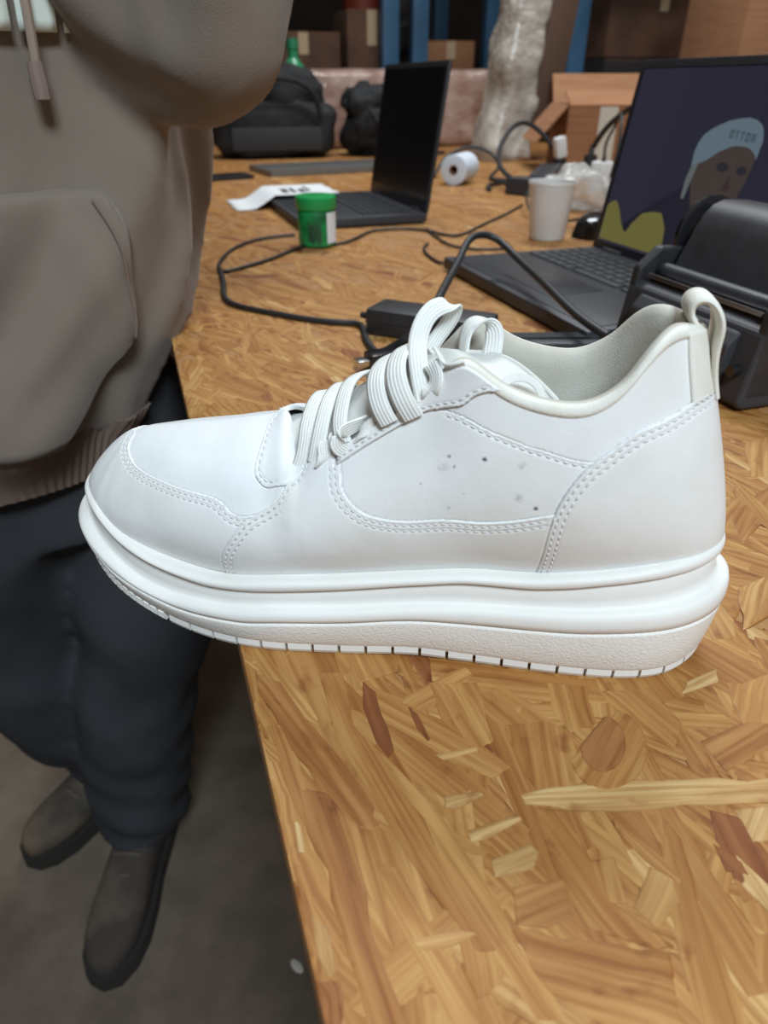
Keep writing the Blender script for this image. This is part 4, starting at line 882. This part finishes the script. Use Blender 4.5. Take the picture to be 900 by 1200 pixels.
# raised curved cover, a shell around the roll
prof = [(.036, .071), (.044, .090), (.052, .108), (.058, .119), (.066, .1265), (.076, .1300), (.10, .1290), (.125, .122), (.150, .108), (.165, .092)]
inn = [(x+.0035*(1 if x < .098 else .2), z-.0035) for x, z in prof][::-1]
V, Fc = sx(prof+inn, .016, PW-.02); cv = mesh('roll_cover', V, [Fc[0], Fc[1]]+Fc[2:], M_black, t, True, None, 40)
for y in (.014, PW-.002): MB().lathe([(.002, -.004), (.030, -.004), (.0335, -.002), (.0335, .002), (.030, .004), (.002, .004)], 40, Matrix.Translation((.082, y, .098))@Matrix.Rotation(math.pi/2, 4, 'X')).build('roll_flange', M_black_g, t)
MB().tube([(.082, PW, .098), (.082, PW+.014, .098)], .010, 20).build('spindle_end', M_black_g, t)
MB().tube([(-.004, .012, .030), (.003, .012, .030)], .0045, 14).build('feed_button', M_black_g, t)
for x in (.03, .21):
    for y in (.02, PW-.02): MB().box((x, y, .0008), (.016, .016, .0018)).build('rubber_foot', M_black, t, False)
# ------------------------------------------------------------------ black bags
M_bag = mat('black_bag_fabric', (.014, .014, .015, 1), .75, (.022, .022, .024, 1), 30., bump=.4, bscale=200., bdist=.003, spec=.3)
def blob(name, c, d, amp, sc, seed, mt, parent, p=4., nu=40, nv=26):
    V = []
    for i in range(nv+1):
        ph = -math.pi/2+math.pi*i/nv
        for j in range(nu):
            th = 2*math.pi*j/nu; ce = lambda w, e: math.copysign(abs(w)**e, w)
            v = Vector((ce(math.cos(ph), 2/p)*ce(math.cos(th), 2/p), ce(math.cos(ph), 2/p)*ce(math.sin(th), 2/p), ce(math.sin(ph), 2/p)))
            q = Vector((v.x*d[0]/2, v.y*d[1]/2, v.z*d[2]/2)); q += v*amp*fbm((q.x+seed, q.y, q.z), sc, 3); q.z = max(q.z, -d[2]/2)
            V.append(q+Vector(c))
    Fc = [(i*nu+j, i*nu+(j+1) % nu, (i+1)*nu+(j+1) % nu, (i+1)*nu+j) for i in range(nv) for j in range(nu)]
    return mesh(name, V, Fc, mt, parent)
t = thing('duffel_bag', 'black fabric bag standing at the far end of the bench', 'bag', tb(2.70, .50, .0012), ROTB-.1)
blob('bag_body', (0, 0, .085), (.42, .22, .17), .016, 9., 3, M_bag, t, 5.)
blob('top_flap', (.06, .01, .185), (.24, .17, .16), .028, 9., 5, M_bag, t, 2.6)
MB().tube(smooth_path([(-.15, -.11, .12), (-.12, -.13, .20), (0, -.12, .235), (.12, -.12, .20), (.15, -.11, .12)], 40), .009, 8).build('carry_handle', M_bag, t)
MB().box((0, -.110, .06), (.30, .012, .07), bev=.004).build('front_pocket', mat('bag_grey', (.024, .024, .026, 1), .7), t)
t = thing('backpack', 'crumpled black backpack with loose straps beside the fabric bag', 'bag', tb(2.66, .855, .0012), ROTB+.2)
blob('pack_body', (0, 0, .085), (.23, .20, .17), .035, 11., 9, M_bag, t, 2.8); blob('top_pocket', (-.03, .0, .155), (.19, .15, .11), .04, 13., 12, M_bag, t, 2.4); blob('side_pocket', (.11, -.02, .06), (.10, .12, .11), .025, 14., 15, M_bag, t, 2.4)
for k in range(4): MB().tube(smooth_path([(-.08+.06*k, -.10, .15-.02*k), (-.06+.06*k, -.15, .09), (-.05+.055*k, -.16, .035), (-.02+.06*k, -.14, .011), (.03+.05*k, -.18, .011)], 30), .006, 8).build('strap', M_bag, t)
for k, (x, y) in enumerate(((.0, -.135), (.05, -.125))): MB().box((x, y-.01, .075-.01*k), (.03-.012*k, .012, .02), bev=.004).build('buckle', mat('pale_buckle', (.5, .46, .38, 1), .5), t)
t = thing('plastic_bag', 'crumpled clear plastic bag between the cup and the white charger', 'bag', tb(1.33, .87, .0012), ROTB+.4)
blob('film', (0, 0, .035), (.17, .13, .07), .03, 16., 77, fm, t, 2.6)
# ------------------------------------------------------------------ wrapped goods and cartons at the back
M_wrap = mat('film_wrapped_cardboard', srgb(150, 118, 104), .22, srgb(186, 160, 148), 14., bump=.9, bscale=30., bdist=.008, coat=.5)
M_film = mat('grey_stretch_film', srgb(150, 140, 130), .25, srgb(206, 198, 186), 12., bump=1., bscale=22., bdist=.012, coat=.4)
t = thing('wrapped_package', 'long flat cardboard package wrapped in clear film at the bench end', 'package', tb(3.06, 1.0, .0012), ROTB)
MB().box((0, 0, .13), (1.05, .22, .258), bev=.02).build('carton', mat('brown_package', srgb(134, 98, 80), .7), t); blob('film', (0, 0, .132), (1.085, .255, .264), .012, 12., 40, M_wrap, t, 9., 90, 30)
t = thing('wrapped_column', 'tall leaning bundle wrapped in pale stretch film', 'package', tb(2.36, 1.20, .0012), ROTB)
Mx = Matrix.Rotation(math.radians(7), 3, 'Y')
V = []; nu = 36; nv = 40
for i in range(nv+1):
    z = .95*i/nv
    for j in range(nu):
        a = 2*math.pi*j/nu; ce = lambda w: math.copysign(abs(w)**.45, w); fl = 1+.35*math.exp(-z/.07); q = Vector((ce(math.cos(a))*.068*fl, ce(math.sin(a))*.075*fl, z)); q += Vector((math.cos(a), math.sin(a), 0))*.018*fbm((q.x*2, q.y*2, z), 9., 3); V.append(Mx@q if z > 0 else q)
mesh('film', V, [(i*nu+j, i*nu+(j+1) % nu, (i+1)*nu+(j+1) % nu, (i+1)*nu+j) for i in range(nv) for j in range(nu)]+[tuple(range(nu))[::-1], tuple(nv*nu+j for j in range(nu))], M_film, t)
MB().box(Mx@Vector((.098, -.02, .5)), (.09, .12, .86), rot=Mx, bev=.006).build('board', mat('brown_board', srgb(96, 72, 58), .7), t)
t = thing('open_carton', 'opened brown cardboard carton with raised flap behind the plugs', 'carton', tb(2.0, 1.40, .0012), ROTB-.35)
W_, D_, H_ = .34, .26, .165
for nm, c, d in (('wall', (0, -D_/2, H_/2), (W_, .004, H_)), ('wall', (0, D_/2, H_/2), (W_, .004, H_)), ('wall', (-W_/2, 0, H_/2), (.004, D_, H_)), ('wall', (W_/2, 0, H_/2), (.004, D_, H_)), ('bottom', (0, 0, .003), (W_, D_, .004))): MB().box(c, d).build(nm, M_card, t, False)
for (c, d, r) in (((0, -D_/2+.045, H_+.018), (W_, .10, .004), Matrix.Rotation(.35, 3, 'X')), ((-W_/2-.045, 0, H_-.045), (.125, D_, .004), Matrix.Rotation(-.85, 3, 'Y')), ((0, D_/2+.03, H_+.04), (W_, .10, .004), Matrix.Rotation(.9, 3, 'X'))): MB().box(c, d, rot=r).build('flap', M_card, t, False)
MB().box((-.06, -D_/2-.0026, H_*.5), (.05, .0012, H_*.98)).build('tape', mat('packing_tape', (.62, .58, .5, 1), .3), t, False)
def carton(label, p, rz, d, mt=M_card):
    t = thing('carton', label, 'carton', p, rz); MB().box((0, 0, d[2]/2), d, bev=.004).build('box', mt, t)
    MB().box((0, 0, d[2]+.0005), (d[0]*.999, .05, .001)).build('tape', mat('tape', (.5, .36, .22, 1), .35), t, False); MB().box((0, -d[1]/2-.0005, d[2]*.72), (.05, .001, d[2]*.56)).build('tape', mat('tape', (.5, .36, .22, 1), .35), t, False)
    MB().box((0, -d[1]/2-.0004, d[2]*.985), (d[0], .0012, .003)).build('fold_line', mat('fold', srgb(130, 84, 54), .9), t, False); return t
# ================================================================== RACKS BEHIND THE BENCH
M_blue = mat('blue_rack_paint', srgb(60, 100, 132), .5, srgb(48, 84, 112), 6.)
M_teal = mat('teal_rack_paint', srgb(30, 58, 62), .6, srgb(24, 46, 50), 5.)
M_carddk = mat('brown_stock_carton', srgb(104, 72, 54), .85, srgb(84, 58, 44), 7.)  # cardboard brown darkened, carrying the shade of the racks
M_dark = mat('shade_toned_stock', srgb(34, 30, 30), .8, srgb(46, 40, 38), 5.)  # near-black colour stands in for the gloom between the shelves
def rack(label, e, x0, x1, levels, posts, mpost, depth=.8):
    t = thing('storage_rack', label, 'rack', tb(e, x0, -TZ), ROTB)
    for (x, y, m) in posts:
        MB().box((x, y, 1.35), (.085, .06, 2.7), bev=.006).build('post', m, t)
        MB().box((x, y, .006), (.11, .11, .012)).build('foot_plate', m, t, False)
    W = x1-x0
    for z in levels:
        for y in (.0, depth): MB().box((W/2, y, z), (W, .04, .09), bev=.004).build('beam', M_teal, t)
        MB().box((W/2, depth/2, z+.052), (W, depth, .012)).build('shelf_board', M_dark, t, False)
    return t
rack('tall warehouse rack with teal and blue uprights behind the far laptop', 3.95, .55, 1.98, (.55, 1.16, 1.90), [(.0, 0, M_teal), (.06, .8, M_teal), (.80, 0, M_blue), (.97, .03, M_blue), (1.40, .8, M_blue)], M_blue)
rack('warehouse rack with a worn blue upright behind the open carton', 3.36, 2.03, 4.2, (.55, 1.75), [(.03, 0, M_blue), (.03, .9, M_blue), (2.0, 0, M_blue), (2.0, .9, M_blue)], M_blue, .9)
carton('brown stock carton on the middle rack shelf left of the blue uprights', tb(4.25, .93, 1.222-TZ), ROTB, (.38, .4, .17), M_carddk)
carton('low brown stock carton at the left end of the middle rack shelf', tb(4.3, .62, 1.222-TZ), ROTB+.1, (.18, .3, .13), M_carddk)
carton('small light brown carton right of the blue uprights', tb(3.95+.32, 1.80, 1.222-TZ), ROTB-.2, (.26, .24, .15), M_card)
carton('dark brown stock carton on the lower shelf of the tall rack', tb(4.3, 1.10, .612-TZ), ROTB, (.7, .5, .42), M_carddk)
carton('big plain cardboard box standing behind the lit laptop', tb(2.45, 2.42, -TZ), ROTB-.28, (.62, .5, 1.62), M_card)
carton('shade-darkened carton inside the rack behind the worn blue upright', tb(3.8, 2.80, .62-TZ), ROTB, (.95, .6, .66), M_dark)
carton('brown carton high in the rack behind the worn blue upright', tb(3.8, 2.66, 1.285-TZ), ROTB, (.62, .5, .44), M_carddk)
t = thing('green_bottle', 'green plastic bottle partly behind the raised elbow', 'bottle', tb(2.868, .618, .0012), 0); t.scale = (1, 1, 1.14)
MB().lathe([(.002, 0), (.045, 0), (.048, .01), (.048, .20), (.040, .235), (.018, .26), (.018, .285), (.002, .286)], 28).build('body', mat('green_bottle_plastic', srgb(40, 130, 86), .3), t); MB().lathe([(.002, .284), (.021, .284), (.021, .31), (.002, .311)], 24).build('cap', mat('green_cap', srgb(36, 118, 78), .4), t)
t = thing('film_bundle', 'crumpled bundle of grey film standing high in the tall rack', 'package', tb(4.56, 1.50, 1.222-TZ), ROTB); blob('film', (0, 0, .27), (.42, .30, .54), .08, 6., 60, mat('dim_film', srgb(62, 60, 60), .3, srgb(150, 148, 150), 9., nmix=(.5, .72), coat=.4), t, 2.4)
carton('tall brown stock carton carrying the orange tub in the rack', tb(4.2, 1.29, 1.222-TZ), ROTB, (.26, .3, .266), M_carddk)
t = thing('orange_tub', 'orange tub standing on a stock carton in the tall rack', 'container', tb(4.2, 1.29, 1.49-TZ), 0); MB().lathe([(.002, 0), (.10, 0), (.12, .16), (.125, .165), (.12, .17), (.002, .165)], 30).build('tub', mat('orange_plastic', srgb(110, 44, 28), .5), t); MB().lathe([(.118, .150), (.127, .150), (.127, .160), (.118, .160)], 30, closed=True).build('rim', mat('orange_plastic', srgb(110, 44, 28), .5), t)
# ================================================================== THE PERSON AT THE BENCH
M_hood = mat('taupe_fleece', srgb(128, 115, 104), .95, srgb(118, 105, 94), 7., bump=.35, bscale=900., bdist=.0012, sheen=.25, spec=.1)
M_rib = mat('taupe_rib', srgb(126, 108, 98), .95, bump=.5, bscale=1., bdist=.001, spec=.1)
M_trou = mat('dark_trousers', srgb(62, 64, 68), .9, srgb(54, 56, 60), 10., bump=.3, bscale=500., spec=.15)
M_boot = mat('dusty_grey_suede', srgb(70, 64, 60), .95, srgb(116, 100, 84), 10., nmix=(.45, .75), bump=.4, bscale=90., bdist=.003, spec=.15)
M_bsole = mat('dark_boot_sole', srgb(40, 36, 32), .9)
M_skin = mat('skin', srgb(176, 128, 104), .55, spec=.4)
M_hair = mat('dark_hair', srgb(36, 28, 24), .6, bump=.5, bscale=300.)
FR_ = Vector((.5, -.866, 0)); LF = Vector((.866, .5, 0)); PC = Vector((-.357, .708, 0))
person = thing('person', 'person in a taupe hooded sweatshirt and dark trousers standing beside the bench', 'person', (PC.x, PC.y, 0), 0)
def w2p(v): return Vector(v)-Vector((PC.x, PC.y, 0))
hw = pchip([.80, .86, .92, 1.0, 1.1, 1.2, 1.3, 1.38, 1.44, 1.48], [.158, .165, .174, .180, .182, .186, .196, .190, .12, .07])
hd = pchip([.80, .86, .92, 1.0, 1.1, 1.2, 1.3, 1.38, 1.44, 1.48], [.134, .138, .140, .138, .132, .130, .125, .112, .085, .065])
cx_ = pchip([.80, .86, .92, 1.0, 1.1, 1.2, 1.48], [-.085, -.08, -.06, -.022, 0, 0, -.01])      # sway along the left direction
def torso(th, z, off=0.):
    a = float(hw(z))+off; b = float(hd(z))+off; c = math.cos(th); s = math.sin(th); e = .86
    p = LF*(a*math.copysign(abs(s)**e, s))+FR_*(b*math.copysign(abs(c)**e, c))+LF*float(cx_(z))
    # hanging folds of the cloth
    amp = .015*max(0, min(1, (z-.83)/.05))
    f = math.sin(5*th+6.5*z+1.3)*math.sin(9*z+2*th)+.6*math.sin(9*th-14*z)+.9*math.exp(-((z-.90)/.045)**2)*math.sin(3*th+1.)
    for (t0, z0, sl, wd, am) in ((.80, 1.05, .9, .10, .016), (1.12, 1.0, 1.6, .09, .014), (.55, .93, -3.2, .09, .012), (-.35, .95, 2.4, .12, .012), (.10, .99, 1.8, .10, .010), (1.45, 1.1, .6, .10, .012), (.52, 1.14, 2.2, .09, .010)):
        q = (th-t0-sl*(z-z0)); q = (q+math.pi) % (2*math.pi)-math.pi; f += am/.015*math.exp(-(q/wd)**2)*math.exp(-((z-z0)/.13)**2)*1.3
    n = p.normalized(); return Vector((p.x, p.y, 0))+n*amp*f+Vector((0, 0, z))
mb = MB(); zs = np.linspace(.872, 1.485, 64); NU = 72
for z in zs: mb.V += [tuple(torso(2*math.pi*k/NU, z)) for k in range(NU)]
mb.F = [(i*NU+k, i*NU+(k+1) % NU, (i+1)*NU+(k+1) % NU, (i+1)*NU+k) for i in range(len(zs)-1) for k in range(NU)]+[tuple(range(NU))[::-1], tuple((len(zs)-1)*NU+k for k in range(NU))]
def FOLD(x): s = math.sin(x); return (1-abs(math.sin(x/2)))**.7*1.6-.6
def sleeve(pts, rad, seed):
    P = smooth_path([w2p(p) for p in pts], 60); R_ = np.interp(np.linspace(0, 1, 60), np.linspace(0, 1, len(rad)), rad); m2 = MB()
    tl = np.linspace(0, 1, 60); R_ = [r*(1+.05*math.sin(31*t+seed)+.035*math.sin(53*t+2*seed)) for r, t in zip(R_, tl)]
    m2.tube(P, R_, 28); V = []
    for i, v in enumerate(m2.V): v = Vector(v); c = Vector(P[min(i//28, 59)]); d = (v-c); ph = 2*math.pi*(i % 28)/28; tt = (i//28)/59; V.append(v+d*(.20*fbm(v+Vector((seed, 0, 0)), 12., 2)+FOLD(3*ph+8*tt+seed)*.15+FOLD(5*ph-15*tt+2*seed)*.09))
    return V, m2.F
LS, LE, LWr = (-.205, .785, 1.375), (-.146, .622, 1.192), (-.132, .60, 1.42)
RS, RE, RWr = (-.505, .615, 1.375), (-.60, .44, 1.16), (-.40, .36, 1.34)
mb.add(*sleeve([(-.26, .75, 1.36), LS, (-.225, .705, 1.275), (-.190, .655, 1.220), LE, (-.120, .604, 1.207), (-.114, .598, 1.27), (-.122, .598, 1.35), LWr], [.075, .086, .074, .064, .056, .052, .053, .050, .042], 1.))
mb.add(*sleeve([(-.43, .65, 1.36), RS, (-.55, .53, 1.26), RE, (-.60, .40, 1.19), (-.50, .37, 1.27), RWr], [.075, .086, .08, .072, .066, .058, .044], 2.5))
# hood lying on the shoulders
hp = [w2p(PC)+FR_*.09+Vector((0, 0, 1.42))]
ring = [Vector((0, 0, 1.47))+LF*(.115*math.sin(a))+FR_*(.085*math.cos(a)-.045)+Vector((0, 0, -.03*math.cos(a))) for a in [2*math.pi*k/24 for k in range(25)]]
mb.tube(ring, .042, 14)
hood = mb.build('sweatshirt', M_hood, person); r = hood.modifiers.new('r', 'REMESH'); r.mode = 'VOXEL'; r.voxel_size = .007; r.use_smooth_shade = True; s = hood.modifiers.new('s', 'SMOOTH'); s.iterations = 4; s.factor = .5
# ribbed hem and cuffs
def hem_ring(z0, z1, n, off0, off1, nm):
    m2 = MB(); K = 240; rows = np.linspace(z0, z1, n)
    for i, z in enumerate(rows):
        for k in range(K): th = 2*math.pi*k/K; m2.V.append(tuple(torso(th, max(z, .80), (off0+(off1-off0)*i/(n-1))+.0009*math.cos(k*math.pi))))
    m2.F = [(i*K+k, i*K+(k+1) % K, (i+1)*K+(k+1) % K, (i+1)*K+k) for i in range(n-1) for k in range(K)]+[tuple(range(K))[::-1], tuple((n-1)*K+k for k in range(K))]
    return m2.build(nm, M_rib, person)
hem_ring(.825, .885, 7, -.006, .002, 'hem_band')
def cuff(c, d):
    d = Vector(d).normalized(); return MB().tube([w2p(c)-d*.03, w2p(c)+d*.015, w2p(c)+d*.04], [.046, .042, .038], 30).build('cuff', M_rib, person)
cuff(LWr, (-.01, .01, .06)); cuff(RWr, (.1, -.01, .07))
# kangaroo pocket: a patch lying on the belly, slanted openings
m2 = MB(); nz = 26; nt_ = 40; top_z, bot_z = 1.092, .888
for i in range(nz+1):
    f = i/nz; z = bot_z+(top_z-bot_z)*f; half = np.interp(f, [0, .2, .42, 1.], [.30, .40, .50, .29])
    for j in range(nt_+1): th = half*(-1+2*j/nt_)-.02; m2.V.append(tuple(torso(th, z, .0075 if 0 < j < nt_ and i < nz else .003)))
m2.F = [(i*(nt_+1)+j, i*(nt_+1)+j+1, (i+1)*(nt_+1)+j+1, (i+1)*(nt_+1)+j) for i in range(nz) for j in range(nt_)]
po = m2.build('kangaroo_pocket', M_hood, person); md = po.modifiers.new('t', 'SOLIDIFY'); md.thickness = .004; md.offset = 0
for s_ in (1, -1):
    pts = [torso(s_*float(np.interp(f, [0, .2, .42, 1.], [.30, .40, .50, .29]))-.02-.06*s_, bot_z+(top_z-bot_z)*f, .0145) for f in np.linspace(.42, .97, 30)]; MB().tube(pts, .0011, 6).build('pocket_seam', M_rib, po)
# side seam
MB().tube([torso(1.62+.25*math.sin((z-.9)*6), z, .004) for z in np.linspace(.89, 1.27, 40)], .0012, 6).build('side_seam', M_rib, person)
# chest print: white block lettering, mostly above the frame
def print_patch(t0, t1, z0, z1, nm='chest_print'):
    m3 = MB(); n = max(2, int((t1-t0)/.03)+1); k2 = max(2, int((z1-z0)/.008)+1)
    for i in range(n+1):
        for j in range(k2+1): m3.V.append(tuple(torso(t0+(t1-t0)*i/n, z0+(z1-z0)*j/k2, .0085)))
    m3.F = [(i*(k2+1)+j, (i+1)*(k2+1)+j, (i+1)*(k2+1)+j+1, i*(k2+1)+j+1) for i in range(n) for j in range(k2)]
    o = m3.build(nm, M_print, person); md = o.modifiers.new('t', 'SOLIDIFY'); md.thickness = .002; md.offset = 0; return o
M_print = mat('white_chest_print', srgb(214, 222, 212), .8)
for (a, b_) in ((-.62, -.36), (-.30, -.12), (-.06, .08), (.10, .22), (.245, .305)): print_patch(a, b_, 1.198, 1.31)
print_patch(.215, .25, 1.222, 1.31)
# drawstrings
for s_, zb in ((.125, 1.172), (-.22, 1.165)):
    P = [torso(s_*.6, 1.40, .02), torso(s_*.8, 1.33, .016), torso(s_*.95, 1.25, .014), torso(s_, zb, .016)]; dsn = MB().tube(smooth_path(P, 30), .0035, 8).build('drawstring', mat('cord', srgb(150, 132, 118), .9), person)
    MB().tube([P[-1]+Vector((0, 0, .008)), P[-1]+Vector((0, 0, -.006)), P[-1]+Vector((0, 0, -.016))], [.0055, .0065, .006], 10).build('knotted_end', mat('cord_end', srgb(128, 108, 100), .9), dsn)
# trousers: one surface over hips and both legs
tm = MB()
def leg_tube(pts, rad, sd):
    P = smooth_path([w2p(p) for p in pts], 50); R_ = np.interp(np.linspace(0, 1, 50), np.linspace(0, 1, len(rad)), rad); m3 = MB(); m3.tube(P, R_, 28)
    V = []
    for i, v in enumerate(m3.V):
        v = Vector(v); c = Vector(P[min(i//28, 49)]); d = v-c; low = max(0, 1-v.z/.45); V.append(v+d*(.20*fbm(v+Vector((sd, 0, 0)), 7., 2)+.10*low*math.sin(v.z*70+3*math.atan2(d.y, d.x))))
    tm.add(V, m3.F)
leg_tube([(-.315, .735, .90), (-.322, .725, .78), (-.325, .70, .55), (-.36, .70, .38), (-.402, .728, .20), (-.415, .738, .10)], [.086, .090, .088, .083, .080, .078], 3.)
leg_tube([(-.425, .660, .90), (-.45, .665, .78), (-.50, .69, .52), (-.51, .74, .34), (-.502, .82, .20), (-.497, .85, .09)], [.105, .110, .092, .084, .080, .078], 8.)
K = 40
zz = np.linspace(.74, .965, 12); vb = len(tm.V)
for z in zz:
    for k in range(K): a = 2*math.pi*k/K; q = LF*(.150*math.sin(a))+FR_*(.108*math.cos(a))+LF*(-.016); tm.V.append((q.x-.012, q.y-.005, z))
tm.F += [(vb+i*K+k, vb+i*K+(k+1) % K, vb+(i+1)*K+(k+1) % K, vb+(i+1)*K+k) for i in range(11) for k in range(K)]+[tuple(vb+k for k in range(K))[::-1], tuple(vb+11*K+k for k in range(K))]
tr = tm.build('trousers', M_trou, person); r = tr.modifiers.new('r', 'REMESH'); r.mode = 'VOXEL'; r.voxel_size = .008; r.use_smooth_shade = True; s = tr.modifiers.new('s', 'SMOOTH'); s.iterations = 8; s.factor = .5
# boots
def boot(heel, ang, nm='boot', L_=.95):
    """heel position on the floor, ang = direction of the toe"""
    c, s = math.cos(ang), math.sin(ang); Mz = Matrix.Rotation(ang, 3, 'Z'); base = w2p((heel[0], heel[1], 0))
    st = [(-.035, .02, .04), (-.03, .034, .085), (0, .040, .105), (.05, .042, .10), (.10, .043, .088), (.15, .049, .068), (.20, .051, .056), (.235, .044, .050), (.262, .026, .042), (.270, .008, .034)]
    V = []; K = 24
    for (x, w, h) in st:
        for k in range(K): a = 2*math.pi*k/K; V.append(base+Mz@Vector((x*L_, .86*w*math.copysign(abs(math.cos(a))**.8, math.cos(a)), .022+h*.5+h*.5*math.copysign(abs(math.sin(a))**.75, math.sin(a)))))
    Fc = [(i*K+k, i*K+(k+1) % K, (i+1)*K+(k+1) % K, (i+1)*K+k) for i in range(len(st)-1) for k in range(K)]+[tuple(range(K))[::-1], tuple((len(st)-1)*K+k for k in range(K))]
    u = mesh(nm, V, Fc, M_boot, person); sm = u.modifiers.new('s', 'SUBSURF'); sm.levels = 1; sm.render_levels = 1
    out = []
    for (x, w) in [(-.042, .0), (-.038, .024), (-.02, .038), (.03, .041), (.09, .043), (.15, .052), (.20, .055), (.24, .047), (.268, .028), (.278, 0)]: out.append((x, w))
    out = [(x*L_, w*.88) for x, w in out]; poly = out+[(x, -w) for x, w in out[1:-1]][::-1]
    m3 = MB(); m3.prism([(p[0], p[1]) for p in poly][::-1], 0, .030); m3.V = [tuple(base+Mz@Vector(v)) for v in m3.V]; m3.build('boot_sole', M_bsole, u, True, 40)
    m4 = MB(); m4.tube([base+Vector((0, 0, .08)), base+Vector((.0, 0, .15)), base+Vector((0, 0, .20))], [.046, .044, .046], 20); m4.build('boot_shaft', M_boot, u)
    for k in range(4): x = .055+.026*k; z = .022+.118-.018*k*.9; MB().tube([base+Mz@Vector((x, .022, z-.006)), base+Mz@Vector((x+.004, 0, z+.004)), base+Mz@Vector((x, -.022, z-.006))], .0032, 8).build('boot_lace', mat('boot_cord', srgb(84, 76, 66), .9), u)
    return u
BS = .86
boot((-.415, .755), math.radians(-92)); boot((-.488, .885), math.radians(-125), L_=.87)
# head, neck and hands (above the frame)
m5 = MB(); hc = Vector((0, 0, 1.63))+FR_*.035; K = 32; NVv = 24
for i in range(NVv+1):
    ph = -math.pi/2+math.pi*i/NVv
    for k in range(K):
        th = 2*math.pi*k/K; l = math.cos(ph)*math.sin(th); f = math.cos(ph)*math.cos(th); u = math.sin(ph)
        r_ = Vector((.074*l*(1-.16*max(0, -u)), .095*f, .118*u))
        if f > 0:
            nose = math.exp(-((l)/.16)**2-((u+.10)/.16)**2)*.020+math.exp(-(l/.14)**2-((u+.22)/.07)**2)*.008
            eye = -.008*(math.exp(-((abs(l)-.36)/.15)**2-((u-.06)/.09)**2)); mouth = .004*math.exp(-(l/.28)**2-((u+.45)/.06)**2)-.003*math.exp(-(l/.3)**2-((u+.45)/.015)**2); chin = .008*math.exp(-(l/.25)**2-((u+.80)/.12)**2)
            r_.y += nose+eye+mouth+chin
        m5.V.append(tuple(hc+LF*r_.x+FR_*r_.y+Vector((0, 0, r_.z))))
m5.F = [(i*K+k, i*K+(k+1) % K, (i+1)*K+(k+1) % K, (i+1)*K+k) for i in range(NVv) for k in range(K)]
m5.tube([Vector((0, 0, 1.42))-FR_*.01, Vector((0, 0, 1.50)), Vector((0, 0, 1.57))+FR_*.015], [.062, .056, .054], 24)
for s_ in (1, -1): m5.tube([hc+LF*(.071*s_)+Vector((0, 0, -.03)), hc+LF*(.082*s_)-FR_*.012+Vector((0, 0, .0)), hc+LF*(.076*s_)-FR_*.008+Vector((0, 0, .03))], [.008, .014, .010], 10)
hd_ = m5.build('head', M_skin, person); r = hd_.modifiers.new('r', 'REMESH'); r.mode = 'VOXEL'; r.voxel_size = .005; r.use_smooth_shade = True
m6 = MB()
for i in range(13):
    ph = math.pi/2*i/12
    for k in range(K):
        th = 2*math.pi*k/K; f = math.cos(th); lo = -.25 if f < .3 else .35; u = lo+(1-lo)*math.sin(ph); cc = math.sqrt(max(0, 1-u*u)); m6.V.append(tuple(hc+LF*(.082*cc*math.sin(th))+FR_*(.103*cc*math.cos(th)-.004)+Vector((0, 0, .127*u))))
m6.F = [(i*K+k, i*K+(k+1) % K, (i+1)*K+(k+1) % K, (i+1)*K+k) for i in range(12) for k in range(K)]; m6.build('hair', M_hair, person)
for s_ in (1, -1):
    e_ = MB()
    for i in range(9):
        for k in range(12): ph = -math.pi/2+math.pi*i/8; th = 2*math.pi*k/12; e_.V.append(tuple(hc+LF*(.027*s_)+FR_*.083+Vector((0, 0, .008))+Vector((math.cos(ph)*math.cos(th), math.cos(ph)*math.sin(th), math.sin(ph)))*.0105))
    e_.F = [(i*12+k, i*12+(k+1) % 12, (i+1)*12+(k+1) % 12, (i+1)*12+k) for i in range(8) for k in range(12)]; e_.build('eye', mat('eye', (.25, .2, .17, 1), .2), hd_)
def hand(wr, d, palm_n, sd):
    d = Vector(d).normalized(); nrm = Vector(palm_n); nrm = (nrm-d*nrm.dot(d)).normalized(); sdv = d.cross(nrm)*sd; w = w2p(wr); m7 = MB()
    m7.tube([w-d*.02, w+d*.02, w+d*.05, w+d*.085, w+d*.10], [.026, .026, .034, .036, .030], 16)
    for k, (o_, ln) in enumerate(((-.030, .070), (-.010, .082), (.011, .076), (.031, .058))):
        b0 = w+d*.088+sdv*o_; m7.tube([b0-d*.01, b0+d*ln*.42+nrm*.004, b0+d*ln*.72+nrm*.022, b0+d*ln*.82+nrm*.042], [.0095, .0088, .008, .0062], 10)
    b0 = w+d*.035-sdv*.028; m7.tube([b0, b0-sdv*.024+d*.022+nrm*.008, b0-sdv*.034+d*.048+nrm*.020, b0-sdv*.032+d*.066+nrm*.028], [.014, .0115, .010, .007], 10)
    o = m7.build('hand', M_skin, person); r = o.modifiers.new('r', 'REMESH'); r.mode = 'VOXEL'; r.voxel_size = .0035; r.use_smooth_shade = True
hand((-.134, .602, 1.445), (-.25, .1, .97), (-.8, -.3, 0), 1); hand((-.385, .358, 1.355), (.6, .1, .75), (.3, .8, 0), -1)
# ------------------------------------------------------------------ repeats carry their group
GROUPS = {'laptop': 'open laptops on the bench', 'power_cable': 'black cables lying about the bench', 'carton': 'stock cartons in and beside the racks', 'power_adapter': 'black power bricks on the bench', 'socket_plug': 'plugs standing on the bench', 'storage_rack': 'warehouse racks behind the bench'}
for o in COL.objects:
    g = GROUPS.get(o.name.split('.')[0])
    if g and o.parent is None and 'category' in o: o['group'] = g
